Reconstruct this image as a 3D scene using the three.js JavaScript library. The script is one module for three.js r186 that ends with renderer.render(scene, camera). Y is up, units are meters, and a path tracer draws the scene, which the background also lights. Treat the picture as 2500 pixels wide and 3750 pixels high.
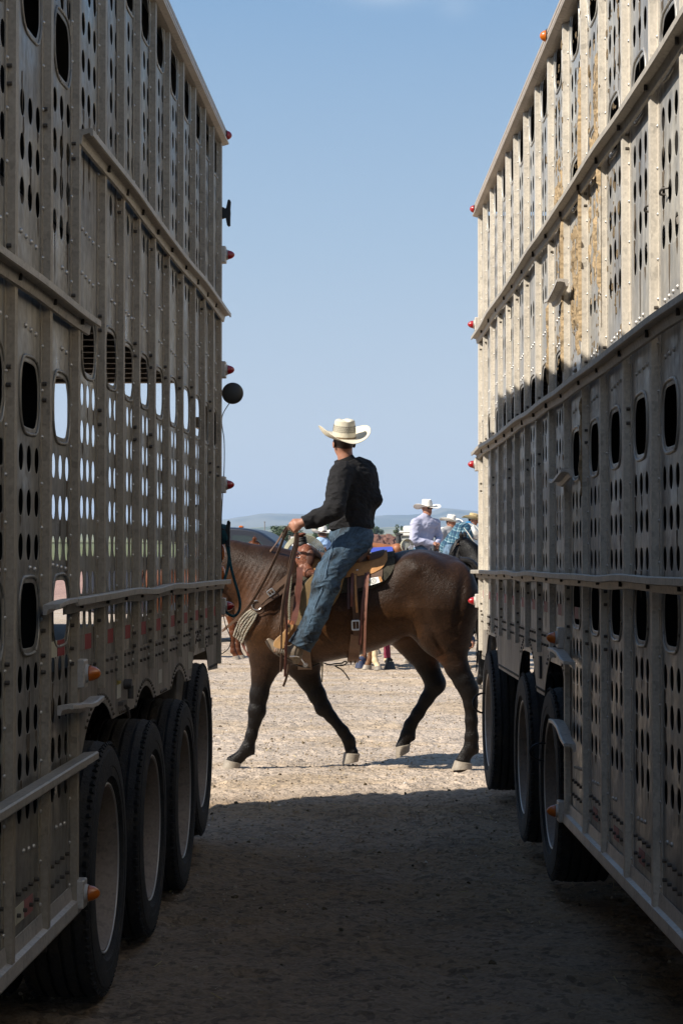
import * as THREE from 'three';
import { mergeGeometries, toCreasedNormals } from 'three/addons/utils/BufferGeometryUtils.js';
import { RoundedBoxGeometry } from 'three/addons/geometries/RoundedBoxGeometry.js';

// ------------------------------------------------------------------ camera, sky, sun, exposure
const scene = new THREE.Scene();
const F = 7300, TILT = Math.atan(185 / F), CAMH = 1.5;       // focal length in photo pixels (2500 x 3750), horizon 185 px below centre
const camera = new THREE.PerspectiveCamera(2 * Math.atan(1875 / F) * 180 / Math.PI, 2 / 3, 0.1, 12000);
camera.position.set(0, CAMH, 0);
camera.rotation.x = TILT;
const renderer = new THREE.WebGLRenderer({ antialias: true });
renderer.toneMapping = THREE.LinearToneMapping;
renderer.toneMappingExposure = 1.6;
renderer.shadowMap.enabled = true;
const SUN = new THREE.Vector3(-1, 0.897, 0.47).normalize();
const sun = new THREE.DirectionalLight(new THREE.Color(1, 0.93, 0.82), 5);
sun.position.copy(SUN).multiplyScalar(60).add(new THREE.Vector3(0, 0, -14));
sun.target.position.set(0, 0, -14);
sun.castShadow = true; sun.shadow.mapSize.set(2048, 2048);
Object.assign(sun.shadow.camera, { left: -25, right: 25, top: 25, bottom: -25, near: 1, far: 140 });
scene.add(sun, sun.target);
scene.fog = new THREE.FogExp2(new THREE.Color(0.44, 0.58, 0.80), 0.00014);
{
  const W = 1024, H = 512, data = new Float32Array(W * H * 4);
  const mix = (a, b, t) => a.map((v, i) => v + (b[i] - v) * t);
  const stops = [[-90, [.20, .17, .13]], [-3, [.30, .28, .26]], [0, [.395, .448, .508]], [4, [.345, .412, .487]], [9, [.256, .348, .455]], [16, [.156, .264, .412]], [28, [.092, .182, .342]], [50, [.065, .136, .272]], [90, [.052, .11, .228]]];
  const rnd = mulberry(5);
  const clouds = [];
  for (let i = 0; i < 26; i++) clouds.push([-8 + 14 * rnd(), 16.9 + rnd() * rnd() * 9, .5 + 1.6 * rnd(), .12 + .25 * rnd(), .3 + .5 * rnd()]);
  clouds.push([1.2, 15.95, .9, .16, .45], [3.3, 15.7, .4, .13, .3], [2.2, 16.6, 2.2, .4, .8]);
  for (let j = 0; j < H; j++) for (let i = 0; i < W; i++) {
    const el = (j + .5) / H * 180 - 90, az = (i + .5) / W * 2 * Math.PI;
    let k = 0; while (k < stops.length - 2 && el > stops[k + 1][0]) k++;
    const t = Math.min(1, Math.max(0, (el - stops[k][0]) / (stops[k + 1][0] - stops[k][0])));
    let c = mix(stops[k][1], stops[k + 1][1], t);
    const ce = Math.cos(el * Math.PI / 180);
    // three.js: u = atan2(z, x) / 2pi + 0.5
    const a = az - Math.PI, d = new THREE.Vector3(Math.cos(a) * ce, Math.sin(el * Math.PI / 180), Math.sin(a) * ce);
    const cs = Math.max(0, d.dot(SUN));
    const g = .20 * Math.pow(cs, 6) + .7 * Math.pow(cs, 60);
    if (el > -1) c = [c[0] + g, c[1] + g * .95, c[2] + g * .85];
    const azV = Math.atan2(d.x, -d.z) * 180 / Math.PI;
    let cl = 0;
    for (const [ca, cel, sa, se, w] of clouds) cl += w * Math.exp(-(((azV - ca) / sa) ** 2) - (((el - cel) / se) ** 2));
    cl = Math.min(.75, cl * .55);
    c = mix(c, [.60, .63, .66], cl);
    const o = (j * W + i) * 4; data[o] = c[0]; data[o + 1] = c[1]; data[o + 2] = c[2]; data[o + 3] = 1;
  }
  const sky = new THREE.DataTexture(data, W, H, THREE.RGBAFormat, THREE.FloatType);
  sky.mapping = THREE.EquirectangularReflectionMapping; sky.minFilter = sky.magFilter = THREE.LinearFilter; sky.wrapS = THREE.RepeatWrapping;
  sky.colorSpace = THREE.LinearSRGBColorSpace; sky.needsUpdate = true;
  scene.background = sky; scene.environment = sky;
}

// ------------------------------------------------------------------ helpers
function mulberry(a) { return () => { a |= 0; a = a + 0x6D2B79F5 | 0; let t = Math.imul(a ^ a >>> 15, 1 | a); t = t + Math.imul(t ^ t >>> 7, 61 | t) ^ t; return ((t ^ t >>> 14) >>> 0) / 4294967296; }; }
const V = (x, y, z) => new THREE.Vector3(x, y, z);
const lerp = (a, b, t) => a + (b - a) * t, clamp = (x, a = 0, b = 1) => Math.min(b, Math.max(a, x));
const sstep = (a, b, x) => { const t = clamp((x - a) / (b - a)); return t * t * (3 - 2 * t); };
function P(px, py, d) {            // photo pixel + distance -> point in the place
  const a = (px - 1250) / F, b = (1875 - py) / F, t = d / (Math.cos(TILT) - b * Math.sin(TILT));
  return V(a * t, CAMH + (b * Math.cos(TILT) + Math.sin(TILT)) * t, -d);
}
function h3(x, y, z) { let n = Math.imul(x, 374761393) + Math.imul(y, 668265263) + Math.imul(z, 2147483647 ^ 0x5bd1e995); n = Math.imul(n ^ n >>> 13, 1274126177); return ((n ^ n >>> 16) >>> 0) / 4294967296; }
function vnoise(x, y, z = 0, per = 0) {   // value noise, optional period in x and y
  const xi = Math.floor(x), yi = Math.floor(y), zi = Math.floor(z); let fx = x - xi, fy = y - yi, fz = z - zi;
  fx = fx * fx * (3 - 2 * fx); fy = fy * fy * (3 - 2 * fy); fz = fz * fz * (3 - 2 * fz);
  const w = per ? v => ((v % per) + per) % per : v => v;
  const x0 = w(xi), x1 = w(xi + 1), y0 = w(yi), y1 = w(yi + 1);
  const a = lerp(lerp(h3(x0, y0, zi), h3(x1, y0, zi), fx), lerp(h3(x0, y1, zi), h3(x1, y1, zi), fx), fy);
  if (fz === 0) return a;
  const b = lerp(lerp(h3(x0, y0, zi + 1), h3(x1, y0, zi + 1), fx), lerp(h3(x0, y1, zi + 1), h3(x1, y1, zi + 1), fx), fy);
  return lerp(a, b, fz);
}
const fbm = (x, y, z = 0, o = 4) => { let s = 0, a = .5, f = 1; for (let i = 0; i < o; i++) { s += a * vnoise(x * f + i * 17.3, y * f + i * 9.1, z * f); a *= .5; f *= 2.03; } return s / (1 - Math.pow(.5, o)); };
const fbmP = (u, v, per, o = 4, seed = 0) => { let s = 0, a = .5, p = per; for (let i = 0; i < o; i++) { s += a * vnoise(u * p, v * p, seed + i * 3 + .0, p); a *= .5; p *= 2; } return s / (1 - Math.pow(.5, o)); };
function tex(n, fn, srgb = false, size = 1) {   // fn(u, v) -> [r,g,b] or grey in 0..1 (linear when srgb is false, encoded otherwise)
  const d = new Uint8Array(n * n * 4), enc = x => { x = clamp(x); return 255 * (srgb ? (x <= .0031308 ? 12.92 * x : 1.055 * Math.pow(x, 1 / 2.4) - .055) : x); };
  for (let j = 0; j < n; j++) for (let i = 0; i < n; i++) { let c = fn((i + .5) / n, (j + .5) / n); if (!Array.isArray(c)) c = [c, c, c]; const o = (j * n + i) * 4; d[o] = enc(c[0]); d[o + 1] = enc(c[1]); d[o + 2] = enc(c[2]); d[o + 3] = 255; }
  const t = new THREE.DataTexture(d, n, n, THREE.RGBAFormat); t.wrapS = t.wrapT = THREE.RepeatWrapping; t.magFilter = THREE.LinearFilter; t.minFilter = THREE.LinearMipmapLinearFilter; t.generateMipmaps = true;
  if (srgb) t.colorSpace = THREE.SRGBColorSpace; t.repeat.set(1 / size, 1 / size); t.needsUpdate = true; return t;
}
const mat = (r, g, b, o = {}) => { const m = new THREE.MeshPhysicalMaterial({ roughness: .7, metalness: 0, side: THREE.DoubleSide, ...o }); m.color.setRGB(r, g, b); return m; };
function metric(geo, sc = 1, ou = 0, ov = 0) {  // box-projected uv in metres
  let g = geo.index ? geo.toNonIndexed() : geo; const p = g.attributes.position, n = g.attributes.normal, uv = new Float32Array(p.count * 2);
  for (let i = 0; i < p.count; i += 3) {
    let nx = 0, ny = 0, nz = 0; for (let k = 0; k < 3; k++) { nx += Math.abs(n.getX(i + k)); ny += Math.abs(n.getY(i + k)); nz += Math.abs(n.getZ(i + k)); }
    for (let k = 0; k < 3; k++) { const x = p.getX(i + k), y = p.getY(i + k), z = p.getZ(i + k); let u, v; if (nz >= nx && nz >= ny) { u = x; v = y; } else if (nx >= ny) { u = z; v = y; } else { u = x; v = z; } uv[(i + k) * 2] = u * sc + ou; uv[(i + k) * 2 + 1] = v * sc + ov; }
  }
  g.setAttribute('uv', new THREE.BufferAttribute(uv, 2)); return g;
}
const names = {};
function numbered(n) { const k = names[n] = (names[n] ?? -1) + 1; return k ? `${n}_${String(k).padStart(3, '0')}` : n; }
function tag(o, label, category, group, kind) { if (label) o.userData.label = label; if (category) o.userData.category = category; if (group) o.userData.group = group; if (kind) o.userData.kind = kind; return o; }
function thing(name, label, category, group) { const o = new THREE.Group(); o.name = numbered(name); scene.add(o); return tag(o, label, category, group); }
function part(name, geos, m, parent = scene, label) {
  let g = Array.isArray(geos) ? merge(geos) : geos;
  const o = new THREE.Mesh(g, m); o.name = parent === scene ? numbered(name) : name; o.castShadow = o.receiveShadow = true; parent.add(o); if (label) o.userData.label = label; return o;
}
function merge(gs) {
  gs = gs.flat(9).map(g => { g = g.index ? g.toNonIndexed() : g; for (const k of Object.keys(g.attributes)) if (!['position', 'normal', 'uv'].includes(k)) g.deleteAttribute(k); if (!g.attributes.uv) metric(g); return g; });
  return gs.length === 1 ? gs[0] : mergeGeometries(gs);
}
const bx = (w, h, d, x = 0, y = 0, z = 0) => metric(new THREE.BoxGeometry(w, h, d).translate(x, y, z));
const rbx = (w, h, d, r, x = 0, y = 0, z = 0, s = 2) => metric(new RoundedBoxGeometry(w, h, d, s, r).translate(x, y, z));
const cyl = (r0, r1, h, n = 16, x = 0, y = 0, z = 0) => new THREE.CylinderGeometry(r0, r1, h, n).translate(x, y, z);
function tube(pts, r, n = 48, rs = 8, closed = false) { return new THREE.TubeGeometry(new THREE.CatmullRomCurve3(pts, closed), n, r, rs, closed); }
function taper(pts, r0, r1, n = 16, rs = 6) {   // tube that tapers
  const c = new THREE.CatmullRomCurve3(pts), g = new THREE.TubeGeometry(c, n, 1, rs), p = g.attributes.position;
  for (let i = 0; i <= n; i++) { const q = c.getPointAt(i / n), r = lerp(r0, r1, i / n); for (let j = 0; j <= rs; j++) { const k = i * (rs + 1) + j; p.setXYZ(k, q.x + (p.getX(k) - q.x) * r, q.y + (p.getY(k) - q.y) * r, q.z + (p.getZ(k) - q.z) * r); } }
  return g;
}
function strap(pts, w, t, n = 40, up = V(0, 0, 1), tw) {   // flat leather strap along pts; up = face normal (or per-point array)
  const c = new THREE.CatmullRomCurve3(pts), pos = [], idx = [], uv = []; let L = 0, prev;
  const prof = [[-.5, -.5], [.5, -.5], [.5, .5], [-.5, .5]];
  const ring = [];
  for (let i = 0; i <= n; i++) {
    const u = i / n, q = c.getPoint(u), T = c.getTangent(u); let U = Array.isArray(up) ? new THREE.Vector3().lerpVectors(up[Math.min(up.length - 1, Math.floor(u * (up.length - 1)))], up[Math.min(up.length - 1, Math.floor(u * (up.length - 1)) + 1)], u * (up.length - 1) % 1) : up.clone();
    U.addScaledVector(T, -U.dot(T)).normalize(); const S = new THREE.Vector3().crossVectors(T, U); if (prev) L += prev.distanceTo(q); prev = q.clone();
    const ww = typeof w === 'function' ? w(u) : w;
    ring.push(prof.map(([a, b]) => q.clone().addScaledVector(S, a * ww).addScaledVector(U, b * t)).concat([L]));
  }
  const quad = (a, b, cc, d, l0, l1) => { pos.push(a, b, cc, a, cc, d); uv.push(0, l0, .03, l0, .03, l1, 0, l0, .03, l1, 0, l1); };
  for (let i = 0; i < n; i++) { const A = ring[i], B = ring[i + 1]; for (let k = 0; k < 4; k++) quad(A[k], A[(k + 1) % 4], B[(k + 1) % 4], B[k], A[4], B[4]); }
  for (const R of [ring[0], ring[n]]) { pos.push(R[0], R[1], R[2], R[0], R[2], R[3]); uv.push(0, 0, 0, 0, 0, 0, 0, 0, 0, 0, 0, 0); }
  const g = new THREE.BufferGeometry().setFromPoints(pos); g.setAttribute('uv', new THREE.Float32BufferAttribute(uv, 2)); g.computeVertexNormals(); return g;
}
function extr(pts, depth, o = {}) { const s = Array.isArray(pts) ? new THREE.Shape(pts.map(p => new THREE.Vector2(p[0], p[1]))) : pts; return new THREE.ExtrudeGeometry(s, { depth, bevelEnabled: false, steps: 1, ...o }); }

// ---- signed distance fields meshed with surface nets
const smin = (a, b, k) => { if (k <= 0) return a < b ? a : b; const h = Math.max(k - Math.abs(a - b), 0) / k; return Math.min(a, b) - h * h * k * .25; };
const smax = (a, b, k) => -smin(-a, -b, k);
function cap(a, b, ra, rb, zs = 1) {      // tapered capsule, zs squeezes it across (z)
  const iz = 1 / zs, ax = a.x, ay = a.y, az = a.z * iz, dx = b.x - ax, dy = b.y - ay, dz = b.z * iz - az, L2 = dx * dx + dy * dy + dz * dz || 1e-9, sc = Math.min(1, zs);
  return (x, y, z) => { z *= iz; const px = x - ax, py = y - ay, pz = z - az; let t = (px * dx + py * dy + pz * dz) / L2; t = t < 0 ? 0 : t > 1 ? 1 : t; const ex = px - dx * t, ey = py - dy * t, ez = pz - dz * t; return (Math.sqrt(ex * ex + ey * ey + ez * ez) - (ra + (rb - ra) * t)) * sc; };
}
function ell(c, rx, ry, rz, rot) {
  const q = rot ? new THREE.Quaternion().setFromEuler(rot).invert() : null, v = new THREE.Vector3(), m = Math.min(rx, ry, rz);
  return (x, y, z) => { v.set(x - c.x, y - c.y, z - c.z); if (q) v.applyQuaternion(q); const k0 = Math.hypot(v.x / rx, v.y / ry, v.z / rz), k1 = Math.hypot(v.x / (rx * rx), v.y / (ry * ry), v.z / (rz * rz)); return k1 < 1e-9 ? -m : k0 * (k0 - 1) / k1; };
}
function uni(list) { // [[f, k], ...]
  return (x, y, z) => { let d = 1e9; for (let i = 0; i < list.length; i++) { const e = list[i]; d = smin(d, e[0](x, y, z), e[1]); } return d; };
}
function nets(f, lo, hi, c, color) {
  const nx = Math.ceil((hi.x - lo.x) / c) + 1, ny = Math.ceil((hi.y - lo.y) / c) + 1, nz = Math.ceil((hi.z - lo.z) / c) + 1, N = nx * ny * nz, B = 6;
  const val = new Float32Array(N).fill(1), id = (i, j, k) => i + nx * (j + ny * k), done = new Uint8Array(N);
  for (let k0 = 0; k0 < nz; k0 += B) for (let j0 = 0; j0 < ny; j0 += B) for (let i0 = 0; i0 < nx; i0 += B) {
    const m = f(lo.x + (i0 + B / 2) * c, lo.y + (j0 + B / 2) * c, lo.z + (k0 + B / 2) * c), R = B * c * .87 * 1.7 + .02;
    if (Math.abs(m) > R) { if (m < 0) for (let k = k0; k < Math.min(nz, k0 + B); k++) for (let j = j0; j < Math.min(ny, j0 + B); j++) for (let i = i0; i < Math.min(nx, i0 + B); i++) val[id(i, j, k)] = -1; continue; }
    for (let k = k0; k < Math.min(nz, k0 + B); k++) for (let j = j0; j < Math.min(ny, j0 + B); j++) for (let i = i0; i < Math.min(nx, i0 + B); i++) val[id(i, j, k)] = f(lo.x + i * c, lo.y + j * c, lo.z + k * c);
  }
  const vid = new Int32Array(N).fill(-1), pos = [], idx = [], cor = new Float32Array(8);
  for (let k = 0; k < nz - 1; k++) for (let j = 0; j < ny - 1; j++) for (let i = 0; i < nx - 1; i++) {
    let m = 0; for (let q = 0; q < 8; q++) { const v = val[id(i + (q & 1), j + (q >> 1 & 1), k + (q >> 2))]; cor[q] = v; if (v < 0) m |= 1 << q; }
    if (m === 0 || m === 255) continue;
    let sx = 0, sy = 0, sz = 0, n = 0;
    for (let a = 0; a < 8; a++) for (let ax = 1; ax < 8; ax <<= 1) { if (a & ax) continue; const b = a | ax, va = cor[a], vb = cor[b]; if ((va < 0) === (vb < 0)) continue; const t = va / (va - vb); sx += (a & 1) + (ax === 1 ? t : 0); sy += (a >> 1 & 1) + (ax === 2 ? t : 0); sz += (a >> 2) + (ax === 4 ? t : 0); n++; }
    vid[id(i, j, k)] = pos.length / 3; pos.push(lo.x + (i + sx / n) * c, lo.y + (j + sy / n) * c, lo.z + (k + sz / n) * c);
  }
  for (let k = 1; k < nz - 1; k++) for (let j = 1; j < ny - 1; j++) for (let i = 1; i < nx - 1; i++) {
    const v = val[id(i, j, k)] < 0;
    for (let ax = 0; ax < 3; ax++) {
      const w = val[ax === 0 ? id(i + 1, j, k) : ax === 1 ? id(i, j + 1, k) : id(i, j, k + 1)] < 0; if (v === w) continue;
      let q; if (ax === 0) q = [id(i, j - 1, k - 1), id(i, j, k - 1), id(i, j, k), id(i, j - 1, k)]; else if (ax === 1) q = [id(i - 1, j, k - 1), id(i - 1, j, k), id(i, j, k), id(i, j, k - 1)]; else q = [id(i - 1, j - 1, k), id(i, j - 1, k), id(i, j, k), id(i - 1, j, k)];
      q = q.map(t => vid[t]); if (q.some(t => t < 0)) continue; if (!v) q.reverse(); idx.push(q[0], q[1], q[2], q[0], q[2], q[3]);
    }
  }
  const g = new THREE.BufferGeometry(); g.setAttribute('position', new THREE.Float32BufferAttribute(pos, 3)); g.setIndex(idx);
  const nv = pos.length / 3, nor = new Float32Array(nv * 3), uv = new Float32Array(nv * 2), col = color ? new Float32Array(nv * 3) : null, e = c * .5;
  for (let i = 0; i < nv; i++) {
    const x = pos[i * 3], y = pos[i * 3 + 1], z = pos[i * 3 + 2]; let a = f(x + e, y, z) - f(x - e, y, z), b = f(x, y + e, z) - f(x, y - e, z), d = f(x, y, z + e) - f(x, y, z - e); const l = Math.hypot(a, b, d) || 1;
    nor[i * 3] = a /= l; nor[i * 3 + 1] = b /= l; nor[i * 3 + 2] = d /= l; uv[i * 2] = x + z * .7; uv[i * 2 + 1] = y + z * .31;
    if (col) { const q = color(x, y, z, a, b, d); col[i * 3] = q[0]; col[i * 3 + 1] = q[1]; col[i * 3 + 2] = q[2]; }
  }
  g.setAttribute('normal', new THREE.BufferAttribute(nor, 3)); g.setAttribute('uv', new THREE.BufferAttribute(uv, 2)); if (col) g.setAttribute('color', new THREE.BufferAttribute(col, 3));
  return g;
}

// ------------------------------------------------------------------ shared materials
const T = {
  alu: tex(512, (u, v) => { const s = fbmP(u, v * .12, 48, 3, 1), b = fbmP(u, v, 5, 5, 7), d = fbmP(u, v, 60, 2, 11); const k = .60 + .5 * (s - .5) + .42 * (b - .5) + .16 * (d - .5); const w = clamp((b - .42) * 2.2 + clamp((s - .60) * 6) * .8); return [k * (1 - .02 * w), k * (.985 - .05 * w), k * (.97 - .13 * w)]; }, true, 1.7),
  aluR: tex(256, (u, v) => .50 + .5 * (fbmP(u, v, 6, 4, 3) - .5) + .25 * (fbmP(u, v, 64, 2, 4) - .5), false, 1.3),
  aluB: tex(256, (u, v) => .6 * fbmP(u, v, 3, 3, 5) + .3 * fbmP(u, v, 12, 3, 9), false, 1.1),
  dust: tex(512, (u, v) => { const b = fbmP(u, v, 8, 5, 21), f = fbmP(u, v, 120, 2, 22), sp = fbmP(u, v, 40, 2, 23); let k = .88 + .32 * (b - .5) + .30 * (f - .5); if (sp > .70) k -= .14; return [k, k * .985, k * .965]; }, true, .9),
  rubber: tex(256, (u, v) => { const b = fbmP(u, v, 6, 4, 31), f = fbmP(u, v, 60, 2, 32); const d = clamp((b - .48) * 3); const k = .5 + .5 * (f - .5); return [lerp(k, 1, d), lerp(k, .84, d), lerp(k, .64, d)]; }, true, .6),
  grain: tex(256, (u, v) => fbmP(u, v, 40, 3, 41), false, .25),
  soil: tex(1024, (u, v) => { const b = fbmP(u, v, 4, 5, 51), m = fbmP(u, v, 26, 3, 52), f = fbmP(u, v, 150, 2, 53), st = fbmP(u * 1, v, 70, 2, 54); let k = .80 + .45 * (b - .5) + .35 * (m - .5) + .45 * (f - .5); const w = clamp((m - .55) * 4); if (st > .66) k *= .62; k = clamp(k, .2, 1.1); return [k, k * (.985 - .02 * w), k * (.96 - .06 * w)]; }, true, 2.3),
  soilB: tex(512, (u, v) => .5 * fbmP(u, v, 24, 4, 61) + .5 * fbmP(u, v, 90, 2, 62), false, 1.1),
};
const M = {
  panel: mat(.66, .65, .63, { metalness: .5, roughness: 1, map: T.alu, roughnessMap: T.aluR, bumpMap: T.aluB, bumpScale: .022 }),
  rib: mat(.62, .57, .49, { metalness: .2, roughness: .62, map: T.dust, bumpMap: T.aluB, bumpScale: .004 }),
  ribClean: mat(.60, .56, .51, { metalness: .3, roughness: .5, map: T.dust }),
  rail: mat(.46, .42, .36, { metalness: .3, roughness: .55, map: T.dust }),
  capm: mat(.50, .43, .36, { metalness: .2, roughness: .5, map: T.dust }),
  skirt: mat(.44, .40, .35, { metalness: .25, roughness: .6, map: T.alu }),
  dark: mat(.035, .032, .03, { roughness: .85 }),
  steel: mat(.10, .09, .08, { metalness: .4, roughness: .6 }),
  bolt: mat(.10, .085, .07, { metalness: .5, roughness: .5 }),
  rivet: mat(.55, .53, .5, { metalness: .6, roughness: .4 }),
  tyre: mat(.036, .037, .039, { roughness: .82, map: T.rubber, bumpMap: T.grain, bumpScale: .003 }),
  rim: mat(.30, .245, .20, { roughness: .65, metalness: .15, map: T.dust }),
  rimR: mat(.26, .215, .18, { roughness: .6, metalness: .2, map: T.dust }),
  amber: mat(.70, .17, .010, { roughness: .28, transmission: .25, thickness: 0, clearcoat: .6 }),
  red: mat(.40, .010, .014, { roughness: .28, clearcoat: .6, transmission: .15, thickness: 0 }),
  tapeR: mat(.30, .028, .03, { roughness: .6 }), tapeRf: mat(.36, .15, .14, { roughness: .7 }), tapeW: mat(.55, .52, .40, { roughness: .6 }),
  black: mat(.012, .012, .013, { roughness: .5 }),
  mud: mat(.40, .295, .175, { roughness: .95, map: T.soil, bumpMap: T.soilB, bumpScale: .012 }),
  wood: mat(.30, .22, .14, { roughness: .8, map: T.dust }),
};

// ------------------------------------------------------------------ ground
const groundY = (x, z) => {
  const d = -z; let y = lerp(-.05, 0, sstep(11.2, 13.6, d));
  if (d > 60) y += Math.pow((d - 60) / 100, 1.15) * 1.30;
  y += .10 * Math.exp(-(((x + 1.15) / .55) ** 2 + ((d - 10.45) / .62) ** 2)) ;      // hump under the raised rear axle
  return y;
};
{
  const ds = [], hr = (x, z) => {
    const d = -z, near = 1 - sstep(35, 60, d); if (near <= 0) return 0;
    let h = .030 * (fbm(x * .9, z * .9, 1, 3) - .5) + .030 * (fbm(x * 4.2, z * 4.2, 2, 3) - .5) * (d < 13 ? .9 : .7);
    const r = vnoise(x * 15, z * 15, 5); h -= .015 * sstep(.68, .95, r) * (d > 12 ? 1 : .5);
    h += .012 * (vnoise(x * 26, z * 26, 9) - .5) + .008 * sstep(.60, .82, fbm(x * 9 + 4, z * 9, 12, 3)) * (vnoise(x * 50, z * 50, 14));
    { const cx = Math.floor(x / .55), cz = Math.floor(z / .55), a = h3(cx, cz, 3) * .55, b = h3(cx, cz, 4) * .55, ex = x - cx * .55 - .1 - a * .6, ez = z - cz * .55 - .1 - b * .6, r = Math.hypot(ex, ez) / (.055 + .03 * h3(cx, cz, 5)); if (h3(cx, cz, 6) > .45) h += -.022 * Math.exp(-r * r * 1.5) + .010 * Math.exp(-(((r - 1.35) / .4) ** 2)); }
    if (d < 13.5 && d > 3) for (const [tx, w] of [[-.95, .26], [1.05, .28], [.35, .2]]) { const q = (x - tx) / w; if (Math.abs(q) < 1.2) h += -.010 * Math.exp(-q * q * 2) + .004 * Math.sin(d * 26 + q * 5) * Math.exp(-q * q * 2); }
    return h * near;
  };
  for (let d = 6; d < 62; d *= 1.0026) ds.push(d);
  const back = [-40, -20, -8, -2, 2, 4.5], far = [66, 72, 80, 90, 100, 115, 130, 150, 175, 200, 240, 290, 350, 430];
  const all = [...back, ...ds, ...far], cu = []; const NC = 300;
  for (let i = 0; i <= NC; i++) cu.push(i / NC * 2 - 1);
  const out = [1.08, 1.2, 1.45, 1.9, 2.8, 4.5, 8, 16];
  const us = [...out.slice().reverse().map(v => -v), ...cu, ...out], pos = [], col = [], uv = [], idx = [];
  for (const d of all) {
    const W = .21 * Math.max(d, 9);
    for (const u of us) {
      const x = u * W * (Math.abs(u) > 1 ? Math.max(1, 3 - 2 * Math.abs(u) / 16) : 1), z = -d, y = groundY(x, z) + (d > 5 && Math.abs(u) <= 1.2 ? hr(x, z) : 0);
      pos.push(x, y, z); uv.push(x, z);
      const pk = sstep(62, 80, d + 12 * (fbm(x * .05, z * .05) - .5)), gr = sstep(150, 175, d + 30 * (fbm(x * .02, z * .02) - .5));
      const m = fbm(x * .35, z * .35, 4, 3), tr = sstep(.5, .64, fbm(x * .6 + 9, z * 1.7, 6, 3)); let c = [.525, .432, .350].map((q, i) => q * (.86 + .28 * m) * (1 - [.05, .1, .2][i] * tr));
      const gapShade = sstep(13.6, 12.4, d); c = c.map((q, i) => q * (1 - [.40, .455, .53][i] * gapShade));        // shade of the gap between the trailers, put into the soil colour
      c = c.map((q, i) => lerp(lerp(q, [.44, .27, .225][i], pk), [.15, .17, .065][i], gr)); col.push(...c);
    }
  }
  const n = us.length; for (let j = 0; j < all.length - 1; j++) for (let i = 0; i < n - 1; i++) { const a = j * n + i; idx.push(a, a + 1, a + n, a + 1, a + n + 1, a + n); }
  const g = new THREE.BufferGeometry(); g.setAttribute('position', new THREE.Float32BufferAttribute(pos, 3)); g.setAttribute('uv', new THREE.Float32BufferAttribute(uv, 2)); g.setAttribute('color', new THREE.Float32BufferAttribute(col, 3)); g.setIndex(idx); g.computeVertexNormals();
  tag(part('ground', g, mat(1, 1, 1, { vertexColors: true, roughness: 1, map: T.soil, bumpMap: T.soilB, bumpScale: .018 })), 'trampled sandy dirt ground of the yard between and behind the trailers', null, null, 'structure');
  // clods and small stones
  const rnd = mulberry(77), mk = (name, N, geo, m, d0, d1, s0, s1, label, c0, c1) => {
    const im = new THREE.InstancedMesh(geo, m, N), q = new THREE.Object3D(), c = new THREE.Color(); im.name = name; im.castShadow = im.receiveShadow = true;
    for (let i = 0; i < N; i++) {
      let d, x; do { d = d0 * Math.pow(d1 / d0, Math.sqrt(rnd())); x = (rnd() * 2 - 1) * .2 * d; } while (vnoise(x * 1.1, d * 1.1, 3) < rnd() * .8);
      const s = s0 + (s1 - s0) * Math.pow(rnd(), 3); q.position.set(x, groundY(x, -d) + hr(x, -d) + s * .12, -d); q.rotation.set(rnd() * 6, rnd() * 6, rnd() * 6); q.scale.set(s, s * (.45 + .4 * rnd()), s * (.7 + .6 * rnd())); q.updateMatrix(); im.setMatrixAt(i, q.matrix);
      const t = rnd(); c.setRGB(lerp(c0[0], c1[0], t), lerp(c0[1], c1[1], t), lerp(c0[2], c1[2], t)); im.setColorAt(i, c);
    }
    scene.add(im); tag(im, label, null, null, 'stuff');
  };
  const clod = new THREE.IcosahedronGeometry(1, 1); { const p = clod.attributes.position; for (let i = 0; i < p.count; i++) { const v = V(p.getX(i), p.getY(i), p.getZ(i)), k = .7 + .6 * vnoise(v.x * 2.1 + 5, v.y * 2.1 + 5, v.z * 2.1 + 5); p.setXYZ(i, v.x * k, v.y * k, v.z * k); } clod.computeVertexNormals(); }
  mk('dirt_clods', 34000, clod, mat(1, 1, 1, { roughness: 1 }), 6.5, 48, .003, .010, 'small crumbled dirt clods scattered over the yard', [.22, .165, .11], [.40, .32, .235]);
  mk('manure_crumbs', 1300, clod, mat(1, 1, 1, { roughness: 1 }), 7, 40, .004, .015, 'dark crumbs of trampled manure on the dirt', [.05, .036, .02], [.13, .095, .05]);
  mk('pebbles', 350, clod, mat(1, 1, 1, { roughness: .8 }), 8, 40, .004, .010, 'pale pebbles lying on the dirt', [.45, .42, .38], [.7, .66, .6]);
  // straw bits
  const st = bx(1, .05, .08); mk('straw_bits', 1400, st, mat(1, 1, 1, { roughness: .9 }), 6.5, 26, .012, .06, 'short bits of straw on the dirt', [.35, .27, .12], [.5, .4, .2]);
}

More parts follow.
